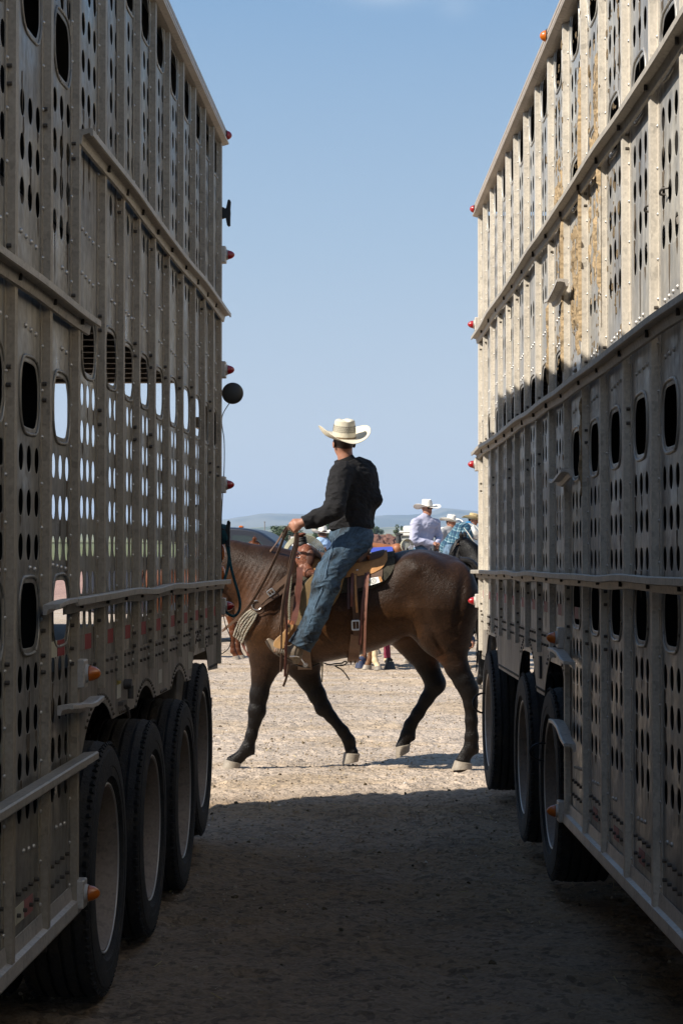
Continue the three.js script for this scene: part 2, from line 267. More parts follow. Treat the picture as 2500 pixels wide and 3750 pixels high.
// ------------------------------------------------------------------ livestock trailers
const tyreGeo = {}, rimGeo = {};
function wheelGeo(R, w, key) {
  if (tyreGeo[key]) return;
  const h = w / 2, pr = [[.288, -h * .62], [.30, -h * .85], [R * .72, -h * .99], [R * .84, -h], [R * .93, -h * .95], [R * .975, -h * .86]];
  const gw = h * .055; for (const a of [-.52, -.18, .18, .52]) pr.push([R * (1 - .012 * a * a), h * a - gw], [R - .014, h * a - gw * .8], [R - .014, h * a + gw * .8], [R * (1 - .012 * a * a), h * a + gw]);
  pr.push([R * .975, h * .86], [R * .95, h * .93], [R * .93, h * .95], [R * .925, h * .975], [R * .84, h], [R * .80, h * 1.0], [R * .795, h * .985], [R * .72, h * .99], [.32, h * .93], [.305, h * .86], [.30, h * .88], [.288, h * .62]);
  const g = new THREE.LatheGeometry(pr.map(p => new THREE.Vector2(p[0], p[1])), 72).rotateX(Math.PI / 2);
  // shoulder sipes: notch the outer edge of the tread
  const p = g.attributes.position; for (let i = 0; i < p.count; i++) { const r = Math.hypot(p.getX(i), p.getY(i)); if (r > R * .96 && Math.abs(Math.abs(p.getZ(i)) - h * .86) < .002) { const k = Math.floor(i / pr.length) % 2 ? .985 : 1.0; p.setX(i, p.getX(i) * k); p.setY(i, p.getY(i) * k); } }
  g.computeVertexNormals(); const lug = []; for (let i = 0; i < 84; i++) { const a = i / 84 * Math.PI * 2, k = .7 + .6 * vnoise(i * .7, 3, 1); for (const s of [1, -1]) lug.push(bx(.016 * k, .012, .020, 0, 0, 0).rotateX(-s * .6).translate(0, R * .972, s * h * .86).rotateZ(a)); }
  tyreGeo[key] = merge([metric(toCreasedNormals(g, .6)), ...lug]);
  tyreGeo[key + 'lip'] = metric(new THREE.TorusGeometry(.297, .0045, 6, 64).translate(0, 0, h * .865));
  const q = [[.302, h * .80], [.300, h * .86], [.287, h * .86], [.278, h * .70], [.262, h * .45], [.258, -h * .55], [.245, -h * .78], [.20, -h * .86], [.15, -h * .74], [.115, -h * .74], [.112, h * .05], [.10, h * .12], [.03, h * .14], [.0001, h * .14]];
  const rg = metric(toCreasedNormals(new THREE.LatheGeometry(q.map(p => new THREE.Vector2(p[0], p[1])), 56).rotateX(Math.PI / 2), .6));
  const nuts = []; for (let i = 0; i < 10; i++) { const a = i / 10 * Math.PI * 2; nuts.push(cyl(.014, .014, .03, 6).rotateX(Math.PI / 2).translate(Math.cos(a) * .165, Math.sin(a) * .165, -h * .7)); }
  rimGeo[key] = merge([rg, ...nuts]);
}
const lensGeo = new THREE.LatheGeometry([[.0005, .046], [.007, .044], [.015, .036], [.0215, .022], [.025, .006], [.0255, 0], [.0005, 0]].map(p => new THREE.Vector2(...p)), 20).rotateX(Math.PI / 2);
function makeTrailer(sp) {
  const { sg, R } = sp, L = 15, t = thing(sp.name, sp.label, 'livestock trailer', sp.group), X = s => sg * s, rnd = mulberry(sp.seed);
  t.rotation.order = 'ZYX';
  if (sg < 0) { t.position.set(-1.139 + .0384 * R, 0, -R); t.rotation.y = Math.atan2(1, .0384); }
  else { t.position.set(1.076 - .0082 * R, 0, -R); t.rotation.y = -Math.atan2(1, .0082); }
  const bnd = sp.ribs[sp.iB];                              // belly starts at this rib
  // panels between ribs
  const ribs = sp.ribs.map(s => s - .045); while (ribs[ribs.length - 1] < L) ribs.push(ribs[ribs.length - 1] + sp.pitch);
  const off = i => [rnd() * 3, rnd() * 3];
  for (let i = 0; i < ribs.length - 1; i++) {
    const a = ribs[i], b = ribs[i + 1], c = (a + b) / 2 - .058, rear = i < sp.iB, y0 = rear ? 1.03 : .40, sh = new THREE.Shape();
    sh.moveTo(X(a), y0); sh.lineTo(X(b), y0); sh.lineTo(X(b), 3.9); sh.lineTo(X(a), 3.9); sh.closePath();
    const shown = a < R - 5.2, wins = [];
    if (shown) {
      const cfg = rear ? sp.rear : sp.front;
      for (const y of cfg.rows) {
        if (sp.skip && sp.skip(i, y)) continue;
        for (const dx of [-.118, 0, .118]) { const h = new THREE.Path(); h.absellipse(X(c + dx), y, .037, .042, 0, Math.PI * 2, false, 0); h.autoClose = true; const pp = h.getPoints(9); const hp = new THREE.Path(pp.slice(0, -1)); sh.holes.push(hp); }
      }
      for (const y of cfg.wins) {
        const w = .133, h = .098, q = .052, k = (rnd() - .5) * .012; const W = [[-w, -h + q], [-w + q * .8, -h], [w - q * .8, -h], [w, -h + q], [w, h - q], [w - q * .8, h], [-w + q * .8, h], [-w, h - q]].map(p => new THREE.Vector2(X(c) + p[0], y + p[1] + k));
        // rounded corners
        const o = []; for (let j = 0; j < 8; j++) { const A = W[(j + 7) % 8], B = W[j], C = W[(j + 1) % 8]; for (const tt of [0, .33, .66, 1]) { const p0 = B.clone().lerp(A, .28), p2 = B.clone().lerp(C, .28), m0 = p0.clone().lerp(B, tt), m1 = B.clone().lerp(p2, tt); o.push(m0.lerp(m1, tt)); } }
        sh.holes.push(new THREE.Path(o)); wins.push(o);
      }
    }
    const g = new THREE.ExtrudeGeometry(sh, { depth: .0008, bevelEnabled: shown, bevelThickness: .0012, bevelSize: .003, bevelSegments: 1, steps: 1, curveSegments: 8 }).translate(0, 0, -.002);
    const [ou, ov] = off(i), uv = metric(g, 1, ou, ov);
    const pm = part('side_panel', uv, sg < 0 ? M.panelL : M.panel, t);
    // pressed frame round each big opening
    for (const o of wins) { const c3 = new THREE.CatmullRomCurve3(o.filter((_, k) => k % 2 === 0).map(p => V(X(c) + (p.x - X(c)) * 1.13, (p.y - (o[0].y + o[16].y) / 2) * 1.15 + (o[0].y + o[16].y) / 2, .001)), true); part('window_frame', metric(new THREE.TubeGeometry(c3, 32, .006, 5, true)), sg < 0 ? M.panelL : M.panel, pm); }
  }
  // ribs (hat sections)
  const rp = [[-.05, 0], [-.05, .004], [-.024, .004], [-.020, .026], [.020, .026], [.024, .004], [.05, .004], [.05, 0]];
  const ribG = (y0, y1) => metric(extr(rp.map(p => [p[0], -p[1]]), y1 - y0).rotateX(-Math.PI / 2).translate(0, y0, 0));
  const gr = ribG(sp.ribBottom, 3.9), gf = ribG(.38, 3.9);
  ribs.forEach((s, i) => {
    const jit = (rnd() - .5) * .01; let g = (i <= sp.iB - 1 ? gr : gf);
    if (i === 0) g = merge([ribG(sp.postBottom, 3.9), bx(.05, 3.9 - sp.postBottom, .05, X(-.02), (3.9 + sp.postBottom) / 2, .0005)]);
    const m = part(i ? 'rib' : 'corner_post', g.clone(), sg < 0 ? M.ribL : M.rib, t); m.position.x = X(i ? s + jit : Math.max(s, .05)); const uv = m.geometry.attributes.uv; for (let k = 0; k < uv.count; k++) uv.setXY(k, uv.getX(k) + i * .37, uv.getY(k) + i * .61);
  });
  // rivets along the flanges, bolts at the rails
  const rv = [], bo = [], rg = new THREE.SphereGeometry(.0065, 6, 3, 0, Math.PI * 2, 0, Math.PI / 2).rotateX(Math.PI / 2), bg = cyl(.006, .0065, .013, 6).rotateX(Math.PI / 2).translate(0, 0, .008);
  ribs.forEach((s, i) => { if (s > R - 5) return; for (const e of [-.038, .038]) for (let y = (i < sp.iB ? sp.ribBottom + .05 : .45) + .03 * rnd(); y < 3.85; y += .128 + .03 * rnd()) rv.push(rg.clone().translate(X(s + e), y, .004)); });
  for (let i = 0; i < ribs.length - 1; i++) {
    if (ribs[i] > R - 5) break; const c = (ribs[i] + ribs[i + 1]) / 2, rear = i < sp.iB;
    for (const y of rear ? sp.rivRear : sp.rivFront) { const n = 2 + Math.floor(rnd() * 4); for (let k = 0; k < n; k++) rv.push(rg.clone().scale(1.35, 1.35, 1.2).translate(X(c - .14 + .075 * k), y + k * .004, 0)); }
    if (rear) for (const y of [1.10, 1.145]) for (let k = 0; k < 4; k++) bo.push(bg.clone().translate(X(c - .16 + .11 * k), y, 0));
    else for (const y of [.50, .56]) for (let k = 0; k < 4; k++) bo.push(bg.clone().translate(X(c - .16 + .09 * k), y, 0));
    for (const y of [sp.rails[0][0] - .05, sp.rails[1][0] + .06, sp.rails[2][0] - .06, 2.02, 1.2]) if (rnd() < .6) bo.push(bg.clone().translate(X(ribs[i] + .036), y + .02, .004), bg.clone().translate(X(ribs[i] + .036), y - .03, .004));
  }
  // skirt over the axles with wheel arches
  {
    const s0 = .02, s1 = bnd + .02, ya = sp.skirtY, yt = 1.16, ar = sp.archR, sh = new THREE.Shape(); const q = (s, y) => [X(s), y];
    const pts = [q(s0, yt), q(s1, yt), q(s1, .40)];
    for (const w of [...sp.wheels].sort((a, b) => b.s - a.s)) {
      const cy = w.R + (w.lift || 0), yb = w === [...sp.wheels].sort((a, b) => b.s - a.s)[0] ? .40 : ya; const hb = Math.sqrt(Math.max(0, ar * ar - Math.max(0, yb - cy) ** 2)), a0 = Math.atan2(Math.max(0, yb - cy), hb), a1 = Math.PI - Math.atan2(ya - cy, Math.sqrt(ar * ar - (ya - cy) ** 2));
      if (yb < cy) pts.push(q(w.s + ar, yb)); for (let k = 0; k <= 20; k++) { const a = lerp(a0, a1, k / 20); pts.push(q(w.s + ar * Math.cos(a), Math.min(yt - .02, cy + ar * Math.sin(a) * sp.archK))); }
    }
    pts.push(q(s0, ya)); part('skirt', metric(extr(pts, .004).translate(0, 0, .0005)), M.skirt, t);
    for (const w of sp.wheels) { const cy = w.R + (w.lift || 0); for (let k = 1; k < 18; k++) { const a = lerp(.95, Math.PI - .95, k / 18); bo.push(rg.clone().scale(1.2, 1.2, 1.2).translate(X(w.s + (ar + .025) * Math.cos(a)), cy + (ar + .025) * Math.sin(a) * sp.archK, .0045)); } }
    for (let s = .1; s < sp.wheels[0].s; s += .045) { if (sp.wheels.every(w => Math.abs(s - w.s) > .46)) bo.push(rg.clone().scale(1.2, 1.2, 1.2).translate(X(s), ya + .03, .0045)); }
  }
  tag(part('rivets', rv, M.rivet, t), null, null, null, 'stuff'); tag(part('bolts', bo, M.bolt, t), null, null, null, 'stuff');
  // rub rails
  const prof = [[.024, .022], [.068, .026], [.074, .022], [.074, .002], [.068, -.001], [.062, .010], [.040, .004], [.034, -.026], [.024, -.028]];
  const railG = (s0, s1, y, sag = 0) => { const g = metric(extr(prof, s1 - s0, { steps: Math.max(1, Math.round((s1 - s0) / .15)) }).rotateY(-Math.PI / 2).translate(sg > 0 ? s1 : -s0, y, 0)); const p = g.attributes.position; for (let i = 0; i < p.count; i++) { const s = p.getX(i) * sg; p.setY(i, p.getY(i) + .007 * (vnoise(s * 1.6, y * 5, 2) - .5) * 2 + sag * (s - s0) * (s - s0)); p.setZ(i, p.getZ(i) + .008 * (vnoise(s * 1.3, y * 7, 5) - .5)); } g.computeVertexNormals(); return g; };
  for (const [y, s0, s1, sag] of sp.rails) { const r = part('rub_rail', railG(s0, s1, y, sag || 0), M.rail, t); const j = []; for (let i = 0; i < ribs.length; i++) if (ribs[i] > s0 + .1 && ribs[i] < Math.min(s1, R - 5) - .1) j.push(bx(.016, .03, .01, X(ribs[i] + .03), y + (sag || 0) * (ribs[i] - s0) ** 2, .042)); if (j.length) tag(part('rail_clips', j, M.dark, r), null, null, null, 'stuff'); }
  for (const [y, s0, s1, tw] of sp.stubs || []) { const g = railG(s0, s1, y), p = g.attributes.position; for (let i = 0; i < p.count; i++) { const u = (p.getX(i) * sg - s0) / (s1 - s0); p.setY(i, y + (p.getY(i) - y) * .6 + tw * Math.sin(u * 5) * .4 - tw * u * .6 + .008 * (vnoise(u * 9, p.getZ(i) * 40, 3) - .5)); p.setZ(i, p.getZ(i) + .008 * u * u); } g.computeVertexNormals(); part('broken_rail', g, M.ribClean, t); }
  // bottom edge rail of the belly
  part('bottom_rail', metric(extr([[-.01, .0], [.022, .0], [.03, .012], [.028, .05], [.012, .056], [.0075, .10], [.0045, .10], [.0045, .03], [-.01, .03]], L - bnd + .12).rotateY(-Math.PI / 2).translate(sg > 0 ? L : -(bnd - .12), .345, .0)), M.ribClean, t);
  // roof cap with grooves, roof, floor, decks, far wall
  part('roof_cap', metric(extr([[-.03, 3.885], [.030, 3.885], [.058, 3.893], [.060, 3.901], [.050, 3.905], [.050, 3.921], [.046, 3.923], [.046, 3.927], [.050, 3.929], [.050, 3.943], [.046, 3.945], [.046, 3.949], [.050, 3.951], [.050, 3.966], [.043, 3.975], [-.03, 3.979]], L + .03).rotateY(-Math.PI / 2).translate(sg > 0 ? L : .03, 0, 0)), M.capm, t);
  part('roof', bx(L, .03, 2.5, X(L / 2), 3.955, -1.28), M.ribClean, t);
  part('far_wall', [bx(L, 2.95, .02, X(L / 2), 2.44, -2.54), bx(L - bnd, .75, .02, X((L + bnd) / 2), .62, -2.54)], M.skirt, t);
  part('inner_shade_sheet', [bx(L - .1, 3.4, .008, X(L / 2), 2.2, -2.515), bx(L - .1, .008, 2.46, X(L / 2), 3.915, -1.275)], M.dark, t);  // added dark sheets on far wall and ceiling, standing in for interior shade
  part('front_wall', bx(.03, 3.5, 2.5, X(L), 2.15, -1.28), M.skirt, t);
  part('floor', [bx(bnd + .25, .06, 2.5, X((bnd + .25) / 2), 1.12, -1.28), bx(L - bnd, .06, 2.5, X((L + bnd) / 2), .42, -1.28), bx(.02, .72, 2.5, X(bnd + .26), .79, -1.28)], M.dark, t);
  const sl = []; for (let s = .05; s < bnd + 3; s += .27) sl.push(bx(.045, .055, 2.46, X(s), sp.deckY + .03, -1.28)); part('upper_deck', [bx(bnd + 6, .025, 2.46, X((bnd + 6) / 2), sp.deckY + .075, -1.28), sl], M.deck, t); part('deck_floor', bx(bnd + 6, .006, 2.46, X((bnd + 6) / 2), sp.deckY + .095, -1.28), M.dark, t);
  // rear end
  if (sp.open) {
    part('rear_frame', [bx(.05, 2.8, .06, X(.03), 2.5, -.045), bx(.05, 2.8, .06, X(.03), 2.5, -2.5), bx(.04, 3.945 - sp.deckY, 2.46, X(.03), (3.945 + sp.deckY) / 2, -1.28), bx(.05, .2, 2.46, X(.03), 1.05, -1.28)], M.rib, t);
    const dr = part('rear_gate', [bx(.86, 2.7, .03, X(-.45), 2.52, -.075), ...[1.3, 1.8, 2.3, 2.8, 3.3, 3.75].map(y => bx(.86, .06, .02, X(-.45), y, -.101)), bx(.03, 2.7, .05, X(-.88), 2.52, -.078)], M.rib, t); dr.position.z = -.02;
    part('divider_gate', [bx(.03, 2.6, 2.5, X(R - 6.18), 2.4, -1.258), bx(.03, .9, 2.5, X(R - 6.18), .75, -1.258)], M.dark, t);
  } else part('divider_gate', bx(.03, 3.4, 2.5, X(sp.ribs[sp.iB] - .03), 2.15, -1.258), M.dark, t), part('rear_wall', bx(.04, 2.85, 2.5, X(.03), 2.46, -1.29), M.rib, t), part('rear_shade_sheet', bx(.006, 2.8, 2.44, X(.056), 2.46, -1.27), M.dark, t);  // thin dark sheet added inside the rear wall to paint the interior shade
  // running gear
  wheelGeo(sp.wheels[0].R, .26, sp.name); const key = sp.name;
  for (const w of sp.wheels) {
    const wg = new THREE.Group(); wg.name = 'wheel'; wg.position.set(X(w.s), w.R + (w.lift || 0) + (w.dy || 0), 0); wg.rotation.z = rnd() * 6; t.add(wg);
    const t1 = part('tyre', tyreGeo[key], M.tyre, wg); t1.position.z = w.z ?? -.08; const r1 = part('rim', rimGeo[key], sg < 0 ? M.rim : M.rimR, wg); r1.position.z = w.z ?? -.08;
    const rl = part('rim_lip', tyreGeo[key + 'lip'], M.rivet, wg); rl.position.z = w.z ?? -.08;
    const t2 = part('tyre', tyreGeo[key], M.tyre, wg); t2.position.z = (w.z ?? -.08) - .33;
    part('axle', cyl(.06, .06, 1.9, 12).rotateX(Math.PI / 2).translate(X(w.s), w.R + (w.lift || 0) + (w.dy || 0), -1.3), M.steel, t);
    part('spring_hanger', [bx(.5, .07, .09, X(w.s), w.R + .13, -.75), bx(.10, .38, .12, X(w.s + .35), .85, -.72), bx(.3, .2, .3, X(w.s + .2), .93, -.6)], M.steel, t);
  }
  part('chassis_rail', [bx(bnd + .2, .16, .1, X((bnd + .2) / 2), .98, -.7), bx(bnd + .2, .16, .1, X((bnd + .2) / 2), .98, -1.8)], M.steel, t);
  { const g = new THREE.BoxGeometry(.012, .56, .62, 1, 8, 8).translate(X(sp.flapS), sp.flapY, -.35); const p = g.attributes.position; for (let i = 0; i < p.count; i++) p.setX(i, p.getX(i) + .02 * Math.sin(p.getY(i) * 11 + p.getZ(i) * 6) * (0.9 - p.getY(i))); g.computeVertexNormals(); part('mud_flap', [metric(g), bx(.03, .06, .66, X(sp.flapS), sp.flapY + .29, -.35), bx(.03, .3, .03, X(sp.flapS), sp.flapY + .45, -.3)], M.dark, t); }
  // manure and rain streaks running down from the holes
  { const st = [], pos = []; for (let k = 0; k < 320; k++) { const i = Math.floor(rnd() * 14), a = ribs[i], b = ribs[i + 1]; if (b > R - 5) continue; const rear = i < sp.iB, rows = (rear ? sp.rear : sp.front).rows, y = rows[Math.floor(rnd() * rows.length)] - .04, s = (a + b) / 2 - .058 + .118 * Math.floor(rnd() * 3 - 1) + .03 * (rnd() - .5), w = .004 + .012 * rnd(), L = .03 + .2 * rnd() * rnd(), N = 8; for (let q = 0; q < N; q++) { const f = t => w * (1 - t * t) * (.7 + .6 * vnoise(t * 6 + k, k, 2)), m = t => s + .006 * (vnoise(t * 4, k * 1.7, 4) - .5), t0 = q / N, t1 = (q + 1) / N; const A = [m(t0) - f(t0), y - L * t0], B = [m(t0) + f(t0), y - L * t0], C = [m(t1) + f(t1), y - L * t1], D = [m(t1) - f(t1), y - L * t1]; for (const p of [A, B, C, A, C, D]) pos.push(V(X(p[0]), p[1], .0012)); } } const g = new THREE.BufferGeometry().setFromPoints(pos); g.computeVertexNormals(); tag(part('manure_streaks', metric(g), M.streak, t), null, null, null, 'stuff'); }
  // marker lights
  for (const [s, y, c, zo = 0] of sp.lights) {
    const g = new THREE.Group(); g.name = 'marker_light'; g.position.set(X(s), y, zo); t.add(g);
    part('lamp_housing', [y > 3.9 ? cyl(.034, .034, .02, 16).rotateX(Math.PI / 2).translate(0, 0, .044) : rbx(.075, .094, .046, .006, 0, 0, .025), cyl(.029, .031, .012, 20).rotateX(Math.PI / 2).translate(0, 0, .052)], y > 3.9 ? M.dark : M.ribClean, g);
    const l = part('lens', metric(lensGeo.clone().scale(1, 1.05, y > 3.9 ? .62 : .85).translate(0, 0, .057)), c === 'a' ? M.amber : M.red, g);
  }
  // reflector tape under the lower rail
  for (let i = 0; i < sp.iB; i++) { const c = (ribs[i] + ribs[i + 1]) / 2; part('reflector_tape', bx(.13, .052, .002, X(c - .065 + .01), sp.tapeY, .0025), sg < 0 ? M.tapeR : M.tapeRf, t); part('reflector_tape', bx(.12, .052, .002, X(c + .075), sp.tapeY, .0025), M.skirt, t); }
  for (let i = sp.iB; i < sp.iB + 4; i++) { const c = (ribs[i] + ribs[i + 1]) / 2; part('reflector_tape', bx(.12, .05, .002, X(c - .06), i === sp.iB ? sp.tapeY : .50, .0025), i === sp.iB && sg < 0 ? M.tapeR : M.tapeRf, t); part('reflector_tape', bx(.12, .05, .002, X(c + .07), i === sp.iB ? sp.tapeY : .50, .0025), sg < 0 ? M.tapeW : M.skirt, t); }
  sp.extra?.(t, X, ribs, railG); return t;
}
M.panelL = M.panel.clone(); M.panelL.color.setRGB(.46, .445, .41); M.ribL = M.rib.clone(); M.ribL.color.setRGB(.39, .34, .27); M.streak = mat(.12, .09, .06, { roughness: .9 }); M.deck = mat(.22, .20, .18, { roughness: .7 }); M.lampBody = mat(.055, .052, .048, { roughness: .45, metalness: .3 });  // left panel and rib copies, with shade put into their darker colour
const seq = (a, b, n) => Array.from({ length: n }, (_, i) => a + (b - a) * i / (n - 1));
const leftTrailer = makeTrailer({
  name: 'livestock_trailer', sg: -1, R: 11.33, seed: 11, group: 'aluminium cattle trailers', label: 'shaded aluminium livestock trailer with four axles in view and sky showing through its holes',
  ribs: [.10, .52, .95, 1.41, 1.92, 2.45, 2.93, 3.40, 3.83, 4.28, 4.83, 5.33, 5.86, 6.35, 6.85], iB: 10, pitch: .49,
  ribBottom: 1.055, postBottom: .93, skirtY: .90, archR: .565, archK: 1.04, deckY: 2.52, open: true,
  wheels: [{ s: 4.21, R: .45, lift: -.035, z: -.085 }, { s: 3.02, R: .45, lift: -.05, z: -.085 }, { s: 1.87, R: .45, lift: -.045, z: -.085 }, { s: .93, R: .44, lift: .09, z: -.10 }],
  rear: { rows: [...seq(3.595, 2.827, 7), ...seq(2.073, 1.432, 6), 1.315], wins: [3.79, 2.25] },
  front: { rows: [...seq(3.57, 3.31, 3), ...seq(2.957, 2.573, 4), ...seq(1.804, 1.545, 3), ...seq(1.164, .79, 4)], wins: [3.79, 3.155, 1.99, 1.345] },
  skip: (i, y) => (i === 9 && y < 2.9 && y > 2.7) || (i > 4 && i % 3 === 2 && y > 2.9 && y < 2.99),
  rivRear: [2.62, 2.47], rivFront: [2.44, 2.18, 1.48, .66], tapeY: 1.229, flapS: .10, flapY: .42,
  rails: [[2.905, -.04, 4.80], [2.295, 4.62, 15], [1.385, -.04, 5.05, -.0008], [.845, 4.66, 15]],
  stubs: [[1.03, 4.52, 5.2, -.02], [1.372, 5.06, 5.42, .012]],
  lights: [[.02, 3.935, 'r', -.004], [.0, 3.254, 'r', .0], [.0, 2.597, 'r'], [.0, 1.942, 'r'], [.0, 1.252, 'r'], [4.76, 1.135, 'a'], [4.76, .415, 'a']],
  extra(t, X, ribs) {
    const c = new THREE.Group(); c.name = 'work_light'; c.position.set(X(-.02), 2.466, .082); t.add(c);
    part('lamp_body', metric(new THREE.LatheGeometry([[.0001, .012], [.030, .0105], [.052, .004], [.0605, -.006], [.062, -.016], [.060, -.030], [.045, -.055], [.020, -.068], [.0001, -.07]].map(p => new THREE.Vector2(...p)), 40).rotateZ(sgx(X) * -Math.PI / 2)), M.lampBody, c);
    part('lamp_bracket', [tube([V(0, .012, -.058), V(X(.012), .02, -.066), V(X(.016), .03, -.078)], .004, 8, 6), bx(.02, .05, .03, X(.012), 0, -.075)], M.ribClean, c);
    const cl = (y, n) => { const g = new THREE.Shape([[0, -.028], [.012, -.024], [.016, -.02], [.022, -.026], [.030, -.066], [.037, -.072], [.043, -.068], [.043, -.024], [.0445, 0], [.043, .024], [.046, .066], [.040, .076], [.034, .074], [.024, .028], [.016, .024], [.010, .03], [0, .034]].map(p => new THREE.Vector2(...p))); const b = part(n, metric(new THREE.ExtrudeGeometry(g, { depth: .02, bevelEnabled: true, bevelSize: .003, bevelThickness: .004, bevelSegments: 2 }).rotateY(-Math.PI / 2).translate(X(-.005), y, .026)), M.black, t); return b; };
    cl(3.49, 'rope_cleat'); cl(1.66, 'rope_cleat');
    part('cable', tube([V(X(-.03), 2.42, .07), V(X(-.03), 2.33, .022), V(X(-.03), 2.2, .034), V(X(-.02), 2.05, .036), V(X(.0), 1.9, .03), V(X(.05), 1.75, .028), V(X(.05), 1.5, .03)], .0028, 60, 5), M.black, t);
    part('cable', tube([V(X(-.03), 1.21, .03), V(X(-.03), 1.14, .045), V(X(-.03), 1.07, .072), V(X(-.03), 1.02, .066), V(X(-.02), .985, .03), V(X(-.01), .97, -.01)], .0028, 40, 5), M.black, t);
    const lamp = (y) => part('amber_lamp', metric(new THREE.SphereGeometry(1, 20, 12).scale(.035, .045, .016).translate(X(-.03), y, .026)), M.amber, t); lamp(1.555); lamp(1.435);
    part('hose_fitting', [cyl(.02, .02, .03, 8).rotateX(Math.PI / 2).translate(X(3.62), 1.03, .02), cyl(.012, .012, .05, 8).translate(X(3.62), 1.0, .03), bx(.10, .014, .02, X(3.72), .965, .014), tube([V(X(3.7), .96, .02), V(X(3.68), .93, .03), V(X(3.66), .905, .03)], .006, 10, 6)], M.steel, t);
    const stk = part('warning_sticker', bx(.10, .052, .001, X(3.76), 1.012, .0055), mat(.6, .58, .5), t); part('sticker_stripe', bx(.10, .018, .001, X(3.76), 1.048, .0055), mat(.55, .42, .06), stk);
    part('data_plate', bx(.16, .085, .001, X(.98 + .42), 1.015, .0055), mat(.42, .40, .33), t); part('data_plate', bx(.11, .06, .001, X(2.55), 1.0, .0055), mat(.5, .48, .42), t);
    part('tool_box', [rbx(.4, .22, .5, .01, X(1.3), .86, -.30), cyl(.02, .02, .09, 10).rotateX(Math.PI / 2).translate(X(1.22), .79, -.02)], M.skirt, t);
  },
});
function sgx(X) { return Math.sign(X(1)); }
const rightTrailer = makeTrailer({
  name: 'livestock_trailer', sg: 1, R: 13.7, seed: 29, group: 'aluminium cattle trailers', label: 'half sunlit aluminium livestock trailer streaked with dried mud, with three axles in view',
  ribs: [.08, .51, 1.08, 1.63, 2.18, 2.67, 3.23, 3.8, 4.37, 4.96, 5.58, 6.125, 6.71, 7.31, 7.88], iB: 9, pitch: .57,
  ribBottom: 1.055, postBottom: .90, skirtY: .84, archR: .60, archK: 1.02, deckY: 2.52, open: false,
  wheels: [{ s: 4.39, R: .52, lift: -.05, z: -.09 }, { s: 3.10, R: .52, lift: -.05, z: -.09 }, { s: .86, R: .52, lift: -.03, z: -.09 }],
  rear: { rows: [...seq(3.595, 2.815, 7), ...seq(2.163, 1.508, 6), 1.33], wins: [3.79, 2.362] },
  front: { rows: [...seq(3.59, 3.335, 3), ...seq(2.913, 2.536, 4), ...seq(1.767, 1.512, 3), ...seq(1.139, .773, 4)], wins: [3.79, 3.133, 1.962, 1.33] },
  skip: (i, y) => (i === 6 && y < 3 && y > 2.85), rivRear: [2.62, 2.50], rivFront: [2.33, 2.15, .62], tapeY: 1.285, flapS: .12, flapY: .42,
  rails: [[3.04, -.04, 15], [2.24, -.04, 15], [1.43, -.05, 15]],
  stubs: [[1.10, 4.70, 5.36, .03], [.78, 4.72, 5.38, .05], [1.86, 4.72, 5.30, -.02], [2.69, 4.55, 5.15, -.018]],
  lights: [[4.5, 3.945, 'a', -.004], [.02, 3.935, 'r', -.004], [0, 3.14, 'r'], [0, 2.175, 'r'], [0, 1.237, 'r'], [4.84, 1.166, 'a'], [4.84, .40, 'a']],
  extra(t, X, ribs) {
    // dried mud caked on ribs and panels of the upper side
    const cake = (s0, s1, y0, y1, z, amt, seed, zx) => {
      const nx = Math.max(4, Math.round((s1 - s0) / .007)), ny = Math.round((y1 - y0) / .009), pos = [], idx = [], uv = [];
      for (let j = 0; j <= ny; j++) for (let i = 0; i <= nx; i++) {
        const s = lerp(s0, s1, i / nx), y = lerp(y0, y1, j / ny), e = Math.min(1, 3.2 * Math.min(i / nx, 1 - i / nx) + .25) * Math.min(1, 6 * Math.min(j / ny, 1 - j / ny));
        const n = .62 * fbm(s * 16 + seed, y * 4.5 + seed, seed, 4) + .38 * fbm(s * 50, y * 26, seed + 4, 3), h = Math.min(.010, (n - (1 - amt)) * .09 * e) + .0045 * (vnoise(s * 90, y * 70, seed) - .3) + .004 * (vnoise(s * 38, y * 30, seed + 2) - .3);
        pos.push(X(s), y, z + (n - (1 - amt) > 0 && e > .3 ? Math.max(.0008, h) : -.004)); uv.push(s, y);
      }
      for (let j = 0; j < ny; j++) for (let i = 0; i < nx; i++) { const a = j * (nx + 1) + i; idx.push(a, a + 1, a + nx + 1, a + 1, a + nx + 2, a + nx + 1); }
      const g = new THREE.BufferGeometry(); g.setAttribute('position', new THREE.Float32BufferAttribute(pos, 3)); g.setAttribute('uv', new THREE.Float32BufferAttribute(uv, 2)); g.setIndex(idx); g.computeVertexNormals(); part('dried_mud', g, M.mud, t);
    };
    cake(ribs[9] - .02, ribs[9] + .02, 2.3, 3.2, .0262, .60, 3.1); cake(ribs[10] - .02, ribs[10] + .02, 2.35, 3.6, .0262, .68, 7.7); cake(ribs[8] - .02, ribs[8] + .02, 2.3, 2.9, .0262, .5, 12.2);
    cake(ribs[9] + .055, ribs[10] - .055, 2.35, 3.0, .0005, .43, 21.3); cake(ribs[10] + .055, ribs[11] - .055, 2.55, 3.6, .0005, .44, 5.5); cake(ribs[8] + .055, ribs[9] - .055, 2.5, 3.4, .0005, .42, 9.9); cake(ribs[11] - .02, ribs[11] + .02, 2.4, 3.1, .0262, .42, 15.2);
    cake(ribs[9] - .02, ribs[9] + .02, 1.9, 2.2, .0262, .45, 33.3); cake(ribs[10] - .02, ribs[10] + .02, 1.75, 2.2, .0262, .5, 35.3);
